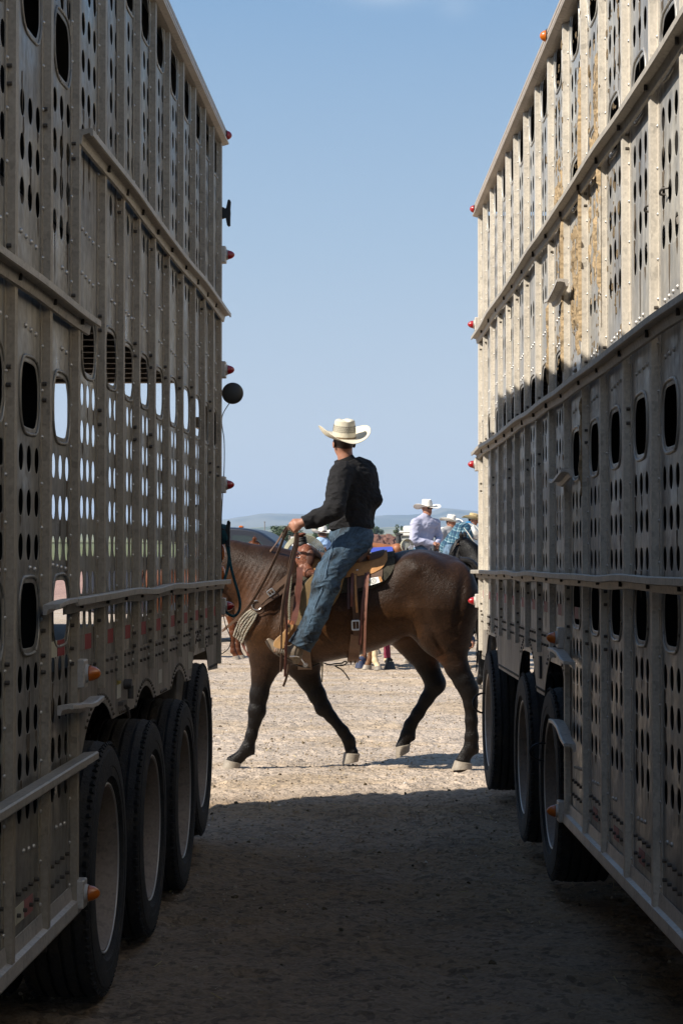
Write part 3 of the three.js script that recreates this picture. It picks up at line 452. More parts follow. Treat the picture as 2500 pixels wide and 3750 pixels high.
    { const r = mulberry(91), g = [], b = new THREE.IcosahedronGeometry(1, 1); for (let k = 0; k < 620; k++) { const s = 4.2 + 2.3 * r() + .35 * (r() - .5), y = 2.3 + 1.5 * Math.pow(r(), 1.3), onRib = ribs.some(q => Math.abs(q - s) < .02), onSide = ribs.some(q => Math.abs(q - s) < .05); if (onSide && !onRib) continue; const q = .004 + .012 * r() * r(); g.push(b.clone().scale(q * (.6 + r()), q * (.8 + 1.4 * r()), q * .45).translate(X(s), y, onRib ? .0262 : .0004)); } tag(part('mud_splatter', g, M.mud, t), null, null, null, 'stuff'); }
    const ln = []; for (const s of [7.2, 7.5]) ln.push(tube([V(X(s - .06), 2.66, .004), V(X(s - .06), 2.66, .02), V(X(s - .02), 2.67, .022), V(X(s), 2.67, .004)], .004, 10, 6)); part('latch_hook', ln, M.steel, t);
    // tie rings hanging on the wheels
    for (const [s, y, r] of [[4.20, .60, .06], [.62, .58, .065]]) part('wheel_strap', metric(new THREE.TorusGeometry(r, .006, 6, 28, Math.PI).rotateZ(-Math.PI / 2).rotateY(-Math.PI / 2).scale(1, s > 2 ? .7 : 1, 1.25).rotateX(-.1).rotateY(.35).translate(X(s), y, .035)), M.black, t);
    part('latch_plate', bx(.07, .11, .012, X(3.78), .98, .011), M.steel, t);
  },
});

// ------------------------------------------------------------------ horses
// a horse facing -x, standing on y = 0; joints are given as [x, y, radius] in half-centimetre steps (500 per metre) measured on the animal in the picture
const HS = 500, hx = px => (px - 1250) / HS, hy = py => (2818 - py) / HS;
const T2 = {
  coat: tex(512, (u, v) => .5 * fbmP(u * 1, v, 30, 3, 71) + .5 * vnoise(u * 256, v * 64, 3, 64), false, .35),
  coatC: tex(512, (u, v) => { const a = fbmP(u, v, 6, 4, 73), b = fbmP(u, v, 70, 2, 74), c = fbmP(u, v, 22, 3, 75); const k = .80 + .35 * (a - .5) + .45 * (b - .5) + .3 * (c - .5); return [k, k * .985, k * .96]; }, true, .6),
};
M.coat = mat(.60, .49, .41, { vertexColors: true, roughness: .44, map: T2.coatC, bumpMap: T2.coat, bumpScale: .0035, specularIntensity: .38 });
M.hoof = mat(.30, .26, .21, { roughness: .55, map: T.dust });
M.hair = mat(.012, .010, .009, { roughness: .5 });
const STAT = [ // px, top, bottom, half width (m)
  [872, 2240, 2290, .05], [886, 2190, 2345, .13], [910, 2120, 2385, .19], [950, 2062, 2415, .225], [1000, 2040, 2432, .245], [1060, 2046, 2440, .265], [1150, 2060, 2436, .29], [1250, 2070, 2420, .31], [1350, 2060, 2396, .31], [1430, 2037, 2366, .30], [1480, 2024, 2345, .29], [1530, 2019, 2325, .285], [1580, 2024, 2318, .275], [1630, 2036, 2330, .26], [1670, 2049, 2345, .225], [1700, 2068, 2340, .18], [1722, 2112, 2310, .12], [1734, 2180, 2245, .06]];
function statAt(px) {
  let i = 0; while (i < STAT.length - 2 && px > STAT[i + 1][0]) i++;
  const a = STAT[Math.max(0, i - 1)], b = STAT[i], c = STAT[i + 1], d = STAT[Math.min(STAT.length - 1, i + 2)], t = clamp((px - b[0]) / (c[0] - b[0]));
  return [1, 2, 3].map(k => { const m0 = (c[k] - a[k]) / (c[0] - a[0]) * (c[0] - b[0]), m1 = (d[k] - b[k]) / (d[0] - b[0]) * (c[0] - b[0]), t2 = t * t, t3 = t2 * t; return (2 * t3 - 3 * t2 + 1) * b[k] + (t3 - 2 * t2 + t) * m0 + (-2 * t3 + 3 * t2) * c[k] + (t3 - t2) * m1; });
}
const STAB = []; for (let p = 872; p <= 1734; p++) { const s = statAt(p); STAB.push([hy((s[0] + s[1]) / 2), (s[1] - s[0]) / 2 / HS, s[2]]); }
function torso(x, y, z) {
  const px = x * HS + 1250, pc = clamp(px, 872, 1733.9), i = Math.floor(pc - 872), s = STAB[i], out = (px - pc) / HS;
  const cy = s[0], ry = s[1], rz = s[2]; let v = (y - cy) / ry; const zz = Math.abs(z) / rz;
  // a barrel that is narrower at the top line than low down
  const q = zz * (1 + .16 * clamp(v, -1.5, 1.5) * (v > 0 ? 1.2 : .5)); const r = Math.pow(Math.pow(Math.abs(v), 2.25) + Math.pow(q, 2.25), 1 / 2.25);
  const d = (r - 1) * Math.min(ry, rz) * .92; return out ? Math.hypot(Math.max(d, 0), out) + Math.min(d, 0) : d;
}
const LEGS_WALK = {
  nf: { z: .135, j: [[1010, 2330, 84], [985, 2400, 57], [966, 2472, 39.5], [952, 2545, 32], [945, 2607, 30], [936, 2645, 21.5], [925, 2692, 20], [911, 2742, 24], [879, 2774, 19], [858, 2788, 25]], hoof: [[831, 2779], [887, 2793], [815, 2818], [883, 2817]], back: [1, .62] },
  of: { z: -.13, j: [[1060, 2340, 84], [1100, 2425, 58], [1131, 2500, 39], [1160, 2556, 31.5], [1183, 2602, 28], [1211, 2636, 20], [1256, 2690, 20.5], [1276, 2722, 21.5], [1281, 2750, 17.5], [1288, 2767, 24]], hoof: [[1259, 2767], [1318, 2772], [1252, 2810], [1312, 2800]] },
  oh: { z: -.14, j: [[1560, 2220, 120], [1535, 2330, 92], [1551, 2400, 52], [1567, 2448, 41], [1584, 2488, 35], [1597, 2518, 35], [1563, 2572, 24.5], [1532, 2624, 22], [1503, 2668, 22], [1494, 2702, 25], [1478, 2732, 19], [1474, 2747, 25]], hoof: [[1449, 2746], [1504, 2736], [1450, 2790], [1500, 2764]] },
  nh: { z: .145, j: [[1625, 2215, 128], [1622, 2310, 98], [1649, 2392, 50], [1667, 2446, 41.5], [1693, 2498, 36], [1710, 2532, 33], [1716, 2578, 24.5], [1719, 2640, 21.5], [1720, 2700, 23.5], [1718, 2738, 25], [1697, 2765, 19.5], [1690, 2783, 27]], hoof: [[1660, 2782], [1721, 2793], [1645, 2818], [1722, 2813]] },
};
const st = (dx, z) => ({ z, j: [[1000, 2320, 84], [988, 2400, 57], [980, 2480, 39], [973, 2555, 31], [971, 2606, 28.5], [970, 2650, 20.5], [970, 2705, 20], [966, 2748, 23], [950, 2778, 18.5], [944, 2792, 25]].map(a => [a[0] + dx, a[1], a[2]]), hoof: [[917 + dx, 2785], [975 + dx, 2795], [900 + dx, 2818], [972 + dx, 2818]] });
const sh_ = (dx, z) => ({ z, j: LEGS_WALK.nh.j.map(a => [a[0] + dx, a[1], a[2]]), hoof: LEGS_WALK.nh.hoof.map(a => [a[0] + dx, a[1]]) });
const LEGS_STAND = { nf: st(0, .135), of: st(18, -.135), nh: sh_(0, .145), oh: sh_(-45, -.145) };
const HEADS = {
  tucked: { neck: [[1010, 2160, 118], [940, 2125, 112], [870, 2094, 98], [815, 2072, 84], [778, 2052, 66]], head: [[772, 2040, 52], [775, 2088, 54], [800, 2150, 40], [826, 2212, 28], [838, 2236, 25]], ear: [[775, 2000], [768, 1948]], dir: [.35, -1] },
  up: { neck: [[1010, 2150, 118], [950, 2100, 108], [905, 2030, 88], [862, 1950, 70], [830, 1905, 56]], head: [[818, 1896, 46], [792, 1938, 54], [752, 1998, 40], [716, 2050, 29], [700, 2076, 26]], ear: [[822, 1862], [818, 1806]], dir: [-.5, -.85] },
  low: { neck: [[1010, 2160, 118], [940, 2120, 106], [880, 2070, 86], [830, 2030, 68], [800, 2012, 54]], head: [[786, 2006, 46], [772, 2052, 54], [752, 2120, 40], [738, 2180, 29], [732, 2208, 26]], ear: [[792, 1972], [792, 1916]], dir: [-.2, -1] },
};
function horseField(legs, H, detail) {
  const L = [];
  L.push([torso, 0]);
  const nk = H.neck; for (let i = 0; i < nk.length - 1; i++) L.push([cap(V(hx(nk[i][0]), hy(nk[i][1]), 0), V(hx(nk[i + 1][0]), hy(nk[i + 1][1]), 0), nk[i][2] / HS, nk[i + 1][2] / HS, lerp(.72, .58, i / 3)), i ? .04 : .12]);
  const hd = H.head; for (let i = 0; i < hd.length - 1; i++) L.push([cap(V(hx(hd[i][0]), hy(hd[i][1]), 0), V(hx(hd[i + 1][0]), hy(hd[i + 1][1]), 0), hd[i][2] / HS, hd[i + 1][2] / HS, i < 1 ? .78 : .72), .035]);
  for (const s of [-1, 1]) { L.push([cap(V(hx(H.ear[0][0]), hy(H.ear[0][1]) - .02, s * .05), V(hx((H.ear[0][0] + H.ear[1][0]) / 2), hy((H.ear[0][1] + H.ear[1][1]) / 2), s * .066), .026, .028, .6), .012]); L.push([cap(V(hx((H.ear[0][0] + H.ear[1][0]) / 2), hy((H.ear[0][1] + H.ear[1][1]) / 2), s * .066), V(hx(H.ear[1][0]), hy(H.ear[1][1]), s * .06), .028, .006, .5), .01]); }
  // withers, shoulder blade, stifle and buttock muscles
  L.push([cap(V(hx(1020), hy(2062), 0), V(hx(1120), hy(2080), 0), .05, .05, .8), .08]);
  for (const s of [1, -1]) {
    L.push([cap(V(hx(1040), hy(2120), s * .14), V(hx(945), hy(2300), s * .17), .12, .105, .7), .07]);
    L.push([cap(V(hx(945), hy(2305), s * .165), V(hx(1045), hy(2345), s * .185), .085, .085, .7), .06]);
    L.push([ell(V(hx(1535), hy(2120), s * .185), .17, .17, .115), .09]);
    L.push([ell(V(hx(1665), hy(2190), s * .14), .125, .24, .10, new THREE.Euler(0, 0, -.12)), .06]);
    L.push([cap(V(hx(1495), hy(2075), s * .215), V(hx(1515), hy(2100), s * .215), .035, .05, .9), .07]);
  }
  for (const k of ['nf', 'of', 'nh', 'oh']) {
    const g = legs[k], s = Math.sign(g.z), hind = k[1] === 'h';
    for (let i = 0; i < g.j.length - 1; i++) {
      const a = g.j[i], b = g.j[i + 1], up = i < 2, za = i === 0 ? g.z + s * .02 : g.z, zs = up ? (hind ? .62 : .66) : i < 4 ? .74 : .84;
      L.push([cap(V(hx(a[0]), hy(a[1]), za), V(hx(b[0]), hy(b[1]), g.z), a[2] / HS, b[2] / HS, zs), up ? .07 : .022]);
    }
    if (hind) { const h = g.j[5], gq = g.j[3]; L.push([cap(V(hx(gq[0] + 14), hy(gq[1]), g.z), V(hx(h[0] + (k === 'nh' ? 12 : 16)), hy(h[1] - 12), g.z), .022, .024, .7), .03]); L.push([ell(V(hx(g.j[1][0] - 40), hy(g.j[1][1] + 8), g.z + s * .03), .075, .095, .06), .07]); }
    else { const kn = g.j[4]; L.push([ell(V(hx(kn[0] - 4), hy(kn[1]), g.z), .052, .062, .045), .02]); }
    const f = g.j[g.j.length - 3]; L.push([cap(V(hx(f[0] + 12), hy(f[1] + 6), g.z), V(hx(f[0] + 22), hy(f[1] + 16), g.z), .026, .008, .8), .02]); // fetlock tuft
  }
  const base = uni(L); if (!detail) return base;
  // hollow flank, groove behind the shoulder and between the thigh muscles, skin wrinkles at the base of the neck
  return (x, y, z) => { let d = base(x, y, z); if (d > .05 || d < -.06) return d; const px = x * HS + 1250, py = 2818 - y * HS; const G = (a, b, ra, rb) => Math.exp(-(((px - a) / ra) ** 2) - (((py - b) / rb) ** 2)); const ln = (x0, y0, x1, y1, w) => { const dx = x1 - x0, dy = y1 - y0, t = clamp(((px - x0) * dx + (py - y0) * dy) / (dx * dx + dy * dy)), e = Math.hypot(px - x0 - dx * t, py - y0 - dy * t); return Math.exp(-((e / w) ** 2)) * Math.sin(Math.PI * (.12 + .76 * t)); };
    d += .020 * G(1478, 2190, 48, 62) + .012 * ln(1046, 2150, 985, 2360, 22) + .012 * ln(1520, 2190, 1600, 2360, 18) + .010 * ln(1690, 2110, 1655, 2330, 15) + .010 * ln(900, 2170, 880, 2300, 14) + .008 * ln(1580, 2330, 1625, 2400, 9) - .010 * G(1515, 2090, 20, 24) - .008 * G(1570, 2250, 40, 70) - .006 * G(940, 2290, 30, 45);
    const nk = sstep(860, 900, px) * sstep(1040, 1000, px) * sstep(2050, 2090, py) * sstep(2260, 2200, py); if (nk > 0) d -= .0032 * nk * (1 - Math.abs(Math.sin((px * .8 + py * .42) * .19 + 2.2 * fbm(px * .01, py * .01)))) ; return d - .004 * (fbm(x * 7, y * 7, z * 7, 3) - .5); };
}
function hoofGeo(h, z) {   // coronet front, coronet back, toe, heel
  const N = 20, pos = [], idx = [], P2 = (a, b, t, w) => { const f = V(hx(a[0]), hy(a[1]), z), k = V(hx(b[0]), hy(b[1]), z), c = f.clone().add(k).multiplyScalar(.5), u = f.clone().sub(k).multiplyScalar(.5); return c.addScaledVector(u, Math.cos(t)).add(V(0, 0, Math.sin(t) * w)); };
  const rings = [[0, .045, .96], [.06, .049, 1.03], [.5, .053, 1], [.93, .060, 1.0], [1, .058, .98]];
  for (const [q, w, e] of rings) for (let i = 0; i < N; i++) { const t = i / N * Math.PI * 2, a = P2(h[0], h[1], t, w), b = P2(h[2], h[3], t, w), c = P2(h[0], h[1], 0, 0).add(P2(h[0], h[1], Math.PI, 0)).multiplyScalar(.5).lerp(P2(h[2], h[3], 0, 0).add(P2(h[2], h[3], Math.PI, 0)).multiplyScalar(.5), q); const p = a.lerp(b, q); p.sub(c).multiplyScalar(e).add(c); pos.push(p.x, p.y, p.z); }
  for (let r = 0; r < rings.length - 1; r++) for (let i = 0; i < N; i++) { const a = r * N + i, b = r * N + (i + 1) % N; idx.push(a, b, a + N, b, b + N, a + N); }
  const c = pos.length / 3; let sx = 0, sy = 0; for (let i = 0; i < N; i++) { sx += pos[((rings.length - 1) * N + i) * 3]; sy += pos[((rings.length - 1) * N + i) * 3 + 1]; } pos.push(sx / N, sy / N, z); for (let i = 0; i < N; i++) idx.push((rings.length - 1) * N + i, (rings.length - 1) * N + (i + 1) % N, c);
  const g = new THREE.BufferGeometry(); g.setAttribute('position', new THREE.Float32BufferAttribute(pos, 3)); g.setIndex(idx); g.computeVertexNormals(); return metric(toCreasedNormals(g, .7));
}
const BAY = (x, y, z) => { // bay coat: warm lower flank and elbow, darker top line, black points
  const px = x * HS + 1250, py = 2818 - y * HS, low = sstep(2150, 2330, py) * sstep(2450, 2360, py);
  const fl = low * sstep(1000, 1150, px) * sstep(1560, 1440, px) + .7 * sstep(2180, 2300, py) * sstep(2420, 2330, py) * sstep(1560, 1480, px);
  let c = [.060, .0365, .0235]; const n = fbm(x * 4, y * 4, z * 4, 3);
  c = c.map((v, i) => lerp(v, [.128, .068, .027][i], clamp(fl)));
  c = c.map((v, i) => lerp(v, [.118, .064, .037][i], .8 * sstep(1040, 960, px) * sstep(2060, 2130, py) * sstep(2330, 2250, py)));
  const top = sstep(2120, 2040, py) * sstep(1380, 1480, px); c = c.map((v, i) => lerp(v, [.058, .038, .029][i], top));
  const leg = px < 1350 ? sstep(2440, 2540, py) : sstep(2400, 2490, py); c = c.map((v, i) => lerp(v, [.011, .0095, .0095][i], leg));
  const gk = sstep(2360, 2400, py) * (1 - sstep(2420, 2470, py)) * sstep(1640, 1600, px) * sstep(1560, 1600, px); c = c.map((v, i) => lerp(v, [.15, .07, .03][i], gk * .8));
  return c.map(v => v * (.78 + .44 * n));
};
function makeHorse(name, legs, head, cell, coat, mane, label, group, o = {}) {
  const t = thing(name, label, 'horse', group), f = horseField(legs, HEADS[head], cell < .015);
  const b = part('body', nets(f, V(hx(640), -.02, -.42), V(hx(1790), hy(1790), .42), cell, coat), M.coat, t);
  for (const k of ['nf', 'of', 'nh', 'oh']) part('hoof', hoofGeo(legs[k].hoof, legs[k].z), o.hoof || M.hoof, t);
  // eyes
  const hd = HEADS[head].head, ex = lerp(hd[0][0], hd[1][0], .75) + (head === 'tucked' ? 22 : -24), ey = lerp(hd[0][1], hd[1][1], .6) + 10;
  for (const s of [-1, 1]) part('eye', metric(new THREE.SphereGeometry(.021, 14, 10).translate(hx(ex), hy(ey), s * .072)), M.black, t);
  // mane: a crest of short hair plus many hanging locks on the far side
  const rnd = mulberry(o.seed || 3), ms = [], nk = HEADS[head].neck, cr = new THREE.CatmullRomCurve3([...nk.map((n, i) => { const p = nk[Math.max(0, i - 1)], q = nk[Math.min(nk.length - 1, i + 1)], dx = q[0] - p[0], dy = q[1] - p[1], l = Math.hypot(dx, dy); return V(hx(n[0] - dy / l * n[2] * -1), hy(n[1] - Math.abs(dx) / l * n[2]), 0); })]);
  const crest = o.crest ? new THREE.CatmullRomCurve3(o.crest.map(p => V(hx(p[0]), hy(p[1]), 0))) : cr;
  for (let i = 0; i < (o.locks || 90); i++) {
    const q = crest.getPoint(rnd()), s = o.maneSide ?? -1, len = (o.maneLen || .17) * (.5 + rnd()), tx = (rnd() - .5) * .08;
    ms.push(taper([q.clone().add(V(0, -.012, (rnd() - .5) * .02)), q.clone().add(V(tx * .3, .012 + .012 * rnd(), s * .03)), q.clone().add(V(tx * .7, -len * .4, s * (.07 + .02 * rnd()))), q.clone().add(V(tx, -len, s * (.085 + .02 * rnd())))], .008, .002, 8, 4));
    if (i % 3 === 0) ms.push(taper([q.clone().add(V(0, -.01, .005)), q.clone().add(V(.02 * (rnd() - .3), .018 * rnd(), .014 * (rnd() - .5))), q.clone().add(V(.06 * (rnd() - .3), .012, .03 * rnd()))], .006, .0015, 5, 4));
  }
  part('mane', ms, mane, t);
  // tail
  const tl = [], sw = o.tailX ?? 0; for (let i = 0; i < (o.tailN || 110); i++) { const a = rnd() * 6.28, r = rnd(), ox = Math.cos(a) * .03 * r, oz = Math.sin(a) * .03 * r, L = .5 + .5 * rnd(), fx = (rnd() - .5) * .09, fz = (rnd() - .5) * .1; tl.push(taper([V(hx(1692) + ox * .4, hy(2066) + oz * .3, oz * .6), V(hx(1735) + ox, hy(2078) + oz * .3, oz), V(hx(1768 + sw) + ox, hy(2150), oz * 1.2), V(hx(1780 + sw) + ox + fx * .5, hy(2150 + 150 * L), oz * 1.5 + fz * .5), V(hx(1776 + sw) + ox + fx, hy(2150 + 330 * L), oz * 1.4 + fz)], .009, .002, 12, 4)); }
  tl.push(taper([V(hx(1680), hy(2062), 0), V(hx(1720), hy(2066), 0), V(hx(1752), hy(2100), 0), V(hx(1765), hy(2170), 0)], .032, .014, 14, 8)); part('tail', tl, mane, t);
  return t;
}
const DZ = 14.6;
const bay = makeHorse('horse', LEGS_WALK, 'tucked', .0095, BAY, M.hair, 'dark bay horse with black legs walking across the gap, saddled and ridden', null, { seed: 8, locks: 70, maneLen: .13, crest: [[1046, 2046], [1000, 2036], [960, 2028], [905, 2012], [860, 1998], [800, 1984], [772, 1985]], tailX: -6 });
bay.position.set(0, 0, -DZ); 
// the long-haired withers tuft in front of the saddle and the bridle
{
  const r = mulberry(4), g = []; for (let i = 0; i < 26; i++) { const x = 985 + 62 * r(), y = 2034 + 6 * r(); g.push(taper([V(hx(x), hy(y + 4), 0), V(hx(x + 6), hy(y - 14 * r()), .02 * r()), V(hx(x + 18 + 14 * r()), hy(y - 4 + 12 * r()), .05 * r())], .004, .001, 6, 4)); } part('mane', g, M.hair, bay);
}

// ------------------------------------------------------------------ people
const T3 = {
  denim: tex(512, (u, v) => { const a = fbmP(u, v, 5, 4, 81), tw = .5 + .5 * Math.sin((u + v) * 2 * Math.PI * 90), f = fbmP(u, v, 100, 2, 82), st = fbmP(u, v * .2, 60, 2, 83); let k = .60 + 1.3 * (a - .5) + .12 * (tw - .5) + .55 * (f - .5) + .8 * (st - .5); return [k * .9, k * .97, k]; }, true, .35),
  cloth: tex(256, (u, v) => .5 + .25 * Math.sin(u * 2 * Math.PI * 64) + .25 * Math.sin(v * 2 * Math.PI * 64), false, .12),
  skin: tex(256, (u, v) => { const a = fbmP(u, v, 6, 4, 91), f = fbmP(u, v, 50, 2, 92), k = .82 + .3 * (a - .5) + .2 * (f - .5); return [k, k * (.97 - .05 * a), k * (.95 - .08 * a)]; }, true, .15),
  plaid: tex(256, (u, v) => { const s = x => { x = x % 1; return x < .22 ? 0 : x < .30 ? 1 : x < .46 ? .45 : x < .5 ? 1 : x < .72 ? .15 : x < .78 ? .9 : .3; }; const a = s(u), b = s(v), k = (a + b) / 2; return [lerp(.008, .70, k * k * k), lerp(.05, .72, k * k), lerp(.12, .75, k * k)]; }, true, .16),
  straw: tex(512, (u, v) => { const a = .5 + .5 * Math.sin((u + v) * 2 * Math.PI * 40), b = .5 + .5 * Math.sin((u - v) * 2 * Math.PI * 40), f = fbmP(u, v, 16, 3, 95); const k = .80 + .12 * (a - .5) + .12 * (b - .5) + .2 * (f - .5); return [k, k * .97, k * .9]; }, true, .12),
  strawB: tex(256, (u, v) => { const a = .5 + .5 * Math.sin((u + v) * 2 * Math.PI * 40), b = .5 + .5 * Math.sin((u - v) * 2 * Math.PI * 40); return a * b; }, false, .12),
};
M.skin = mat(.41, .20, .13, { roughness: .55, map: T3.skin, vertexColors: true });
const cloth = (r, g, b, o = {}) => mat(r, g, b, { roughness: .85, bumpMap: T3.cloth, bumpScale: .0006, ...o });
M.denim = cloth(.050, .088, .130, { map: T3.denim }); M.denimLt = cloth(.16, .24, .34, { map: T3.denim });
M.blackShirt = cloth(.0115, .011, .012, { specularIntensity: .5 });
M.straw = mat(.80, .745, .62, { roughness: .8, map: T3.straw, bumpMap: T3.strawB, bumpScale: .0008 });
M.felt = mat(.66, .63, .57, { roughness: .9 }); M.tanStraw = mat(.62, .48, .26, { roughness: .85, map: T3.straw });
const Y = V(0, 1, 0);
// folds: ridged noise stretched across the limb, deeper where f says
const folds = (amp, fx, fy, fz, seed) => (x, y, z) => { const n = vnoise(x * fx + seed, y * fy + seed * 2, z * fz) + .5 * vnoise(x * fx * 2.1 + 7, y * fy * 2.1, z * fz * 2.1 + seed); const r = 1 - Math.abs(n / .75 - 1) * 2; return amp * r; };
function headField(c, up, fwd, k = 1) {   // skull, jaw, nose, ears, sockets; returns field list
  const X = new THREE.Vector3().crossVectors(up, fwd).normalize(), W = (a, b, d) => c.clone().addScaledVector(X, a * k).addScaledVector(up, b * k).addScaledVector(fwd, d * k);
  const m = new THREE.Matrix4().makeBasis(X, up, fwd), E = (p, a, b, d) => ell(p, a * k, b * k, d * k, new THREE.Euler().setFromRotationMatrix(m));
  return [[E(W(0, .03, -.01), .075, .092, .095), 0], [E(W(0, -.045, .022), .060, .062, .068), .03], [cap(W(0, -.085, .055), W(0, -.088, .066), .026 * k, .022 * k), .03], [cap(W(0, .018, .088), W(0, -.022, .104), .010 * k, .015 * k), .015], [cap(W(-.02, -.054, .084), W(.02, -.054, .084), .011 * k, .011 * k), .012],
    [cap(W(-.05, .03, .066), W(.05, .03, .066), .013 * k, .013 * k), .03],
    ...[-1, 1].map(s => [E(W(s * .078, -.005, -.012), .010, .033, .020), .008])];
}
const handField = (w, dir, palm, curl, thumbSide = 1, k = 1) => { // wrist point, direction of the knuckles, palm normal, finger curl in radians
  const n = palm.clone().addScaledVector(dir, -palm.dot(dir)).normalize(), s = new THREE.Vector3().crossVectors(dir, n).multiplyScalar(thumbSide), L = [], Wp = (a, b, c) => w.clone().addScaledVector(s, a * k).addScaledVector(dir, b * k).addScaledVector(n, c * k);
  L.push([cap(Wp(.0, -.01, 0), Wp(0, .04, 0), .027 * k, .033 * k, 1), .02], [cap(Wp(-.022, .04, 0), Wp(.026, .045, 0), .019 * k, .020 * k), .02], [cap(Wp(-.026, .075, 0), Wp(.030, .08, 0), .014 * k, .0145 * k), .02]);
  for (let f = 0; f < 4; f++) {
    const o = .030 - f * .0195, len = [.9, 1, .95, .76][f]; let p = Wp(o, .082 + [0, .004, 0, -.008][f], .002), a = .25; const seg = [.042, .028, .021];
    for (let q = 0; q < 3; q++) { a += curl * [.75, 1, .7][q]; const e = p.clone().addScaledVector(dir, Math.cos(a) * seg[q] * len * k).addScaledVector(n, Math.sin(a) * seg[q] * len * k); L.push([cap(p, e, (.0098 - q * .0008) * k, (.0092 - q * .0010) * k), q ? .004 : .008]); p = e; }
  }
  const t0 = Wp(.024, .02, .006), t1 = Wp(.050, .052, .024), t2 = Wp(.044, .082, .036), t3 = Wp(.030, .098, .042); L.push([cap(t0, t1, .016 * k, .0125 * k), .015], [cap(t1, t2, .0115 * k, .0105 * k), .005], [cap(t2, t3, .0105 * k, .0085 * k), .004]);
  return L;
};
function hatMesh(o) {   // o: crown half sizes a (side), b (front), height, brim r, curl; local: +z = front, y up; returns { crown, brim, band }
  const { a = .083, b = .098, h = .115, br = .105, curl = .085, droop = .012, creaseD = .028 } = o, N = 72;
  const surf = (fn, nu, nv, closed = true) => { const pos = [], idx = [], uv = []; for (let j = 0; j <= nv; j++) for (let i = 0; i <= nu; i++) { const p = fn(i / nu, j / nv); pos.push(p[0], p[1], p[2]); uv.push(i / nu * .62, p[3] ?? j / nv * .12); } for (let j = 0; j < nv; j++) for (let i = 0; i < nu; i++) { const q = j * (nu + 1) + i; idx.push(q, q + 1, q + nu + 1, q + 1, q + nu + 2, q + nu + 1); } const g = new THREE.BufferGeometry(); g.setAttribute('position', new THREE.Float32BufferAttribute(pos, 3)); g.setAttribute('uv', new THREE.Float32BufferAttribute(uv, 2)); g.setIndex(idx); g.computeVertexNormals(); return g.toNonIndexed(); };
  const crownP = (u, v) => { // v 0..1 base to rim, then over the top to centre
    const t = u * Math.PI * 2, st = Math.sin(t), ct = Math.cos(t); let k, y;
    if (v < .62) { const q = v / .62; k = 1 - .10 * q - .05 * q * q; y = h * q * (.90); } else { const q = (v - .62) / .38; k = .85 * Math.cos(q * Math.PI / 2) ** .55; y = h * (.90 + .10 * Math.sin(q * Math.PI / 2)); }
    let x = a * k * st, z = b * k * ct; const top = sstep(.45, 1, v);
    y -= creaseD * Math.exp(-((x / .017) ** 2)) * sstep(.6, .95, v) * (1 - .3 * sstep(.03, -.08, z)); // centre crease
    y += .008 * sstep(.02, .09, -z) * top - .012 * sstep(.03, .09, z) * top;
    const pin = Math.exp(-(((z - .058) / .032) ** 2)) * sstep(.35, .72, v); x *= 1 - .30 * pin; return [x, y, z];
  };
  const edgeY = (t, r) => { const st = Math.abs(Math.sin(t)), ct = Math.cos(t); return curl * Math.pow(st, 1.6) * r * r * (.55 + .45 * r) - droop * r * r * Math.pow(Math.abs(ct), 2) - (ct < 0 ? (o.backDroop || 0) : 0) * r * ct * ct; };
  const brimP = top => (u, v) => { const t = u * Math.PI * 2, st = Math.sin(t), ct = Math.cos(t), r = v, w = br * (1 + .12 * Math.abs(ct)) * r; let rx = a + w * (1 - .16 * r * Math.pow(Math.abs(st), 2)), rz = b + w; return [rx * st, edgeY(t, r) + (top ? .0015 : -.0015), rz * ct, .3 + v * .13]; };
  const crown = surf(crownP, N, 30), brim = merge([surf(brimP(true), N, 14), surf(brimP(false), N, 14), new THREE.TubeGeometry(new THREE.CatmullRomCurve3(Array.from({ length: 48 }, (_, i) => { const p = brimP(false)(i / 48, 1); return V(p[0], p[1] + .0015, p[2]); }), true), 96, .0024, 6, true)]);
  const band = surf((u, v) => { const t = u * Math.PI * 2, k = 1.012 - .01 * v; return [a * k * Math.sin(t), .002 + v * (o.bandH || .012), b * k * Math.cos(t)]; }, 60, 2);
  return { crown, brim, band };
}
function addHat(parent, pos, up, fwd, o, m, mb, vents) {
  const g = hatMesh(o), h = new THREE.Group(); h.name = 'hat'; const X = new THREE.Vector3().crossVectors(up, fwd).normalize(), F = new THREE.Vector3().crossVectors(X, up); h.quaternion.setFromRotationMatrix(new THREE.Matrix4().makeBasis(X, up, F)); h.position.copy(pos); parent.add(h);
  part('crown', g.crown, m, h); part('brim', g.brim, m, h); part('hat_band', g.band, mb, h);
  if (vents) { const v = []; const { a = .083, b = .098, h: H = .115 } = o; for (let r = 0; r < 4; r++) for (let i = 0; i < 36; i++) { const t = (i + (r % 2) / 2) / 36 * Math.PI * 2, q = (.052 + r * .0125) / H / .9, k = 1 - .10 * q - .05 * q * q; v.push(new THREE.SphereGeometry(1, 6, 5).scale(.0042, .0060, .0020).rotateY(t).translate(a * k * Math.sin(t), (.052 + r * .0125), b * k * Math.cos(t))); } tag(part('vent_holes', v, M.dark, h), null, null, null, 'stuff'); }
  return h;
}
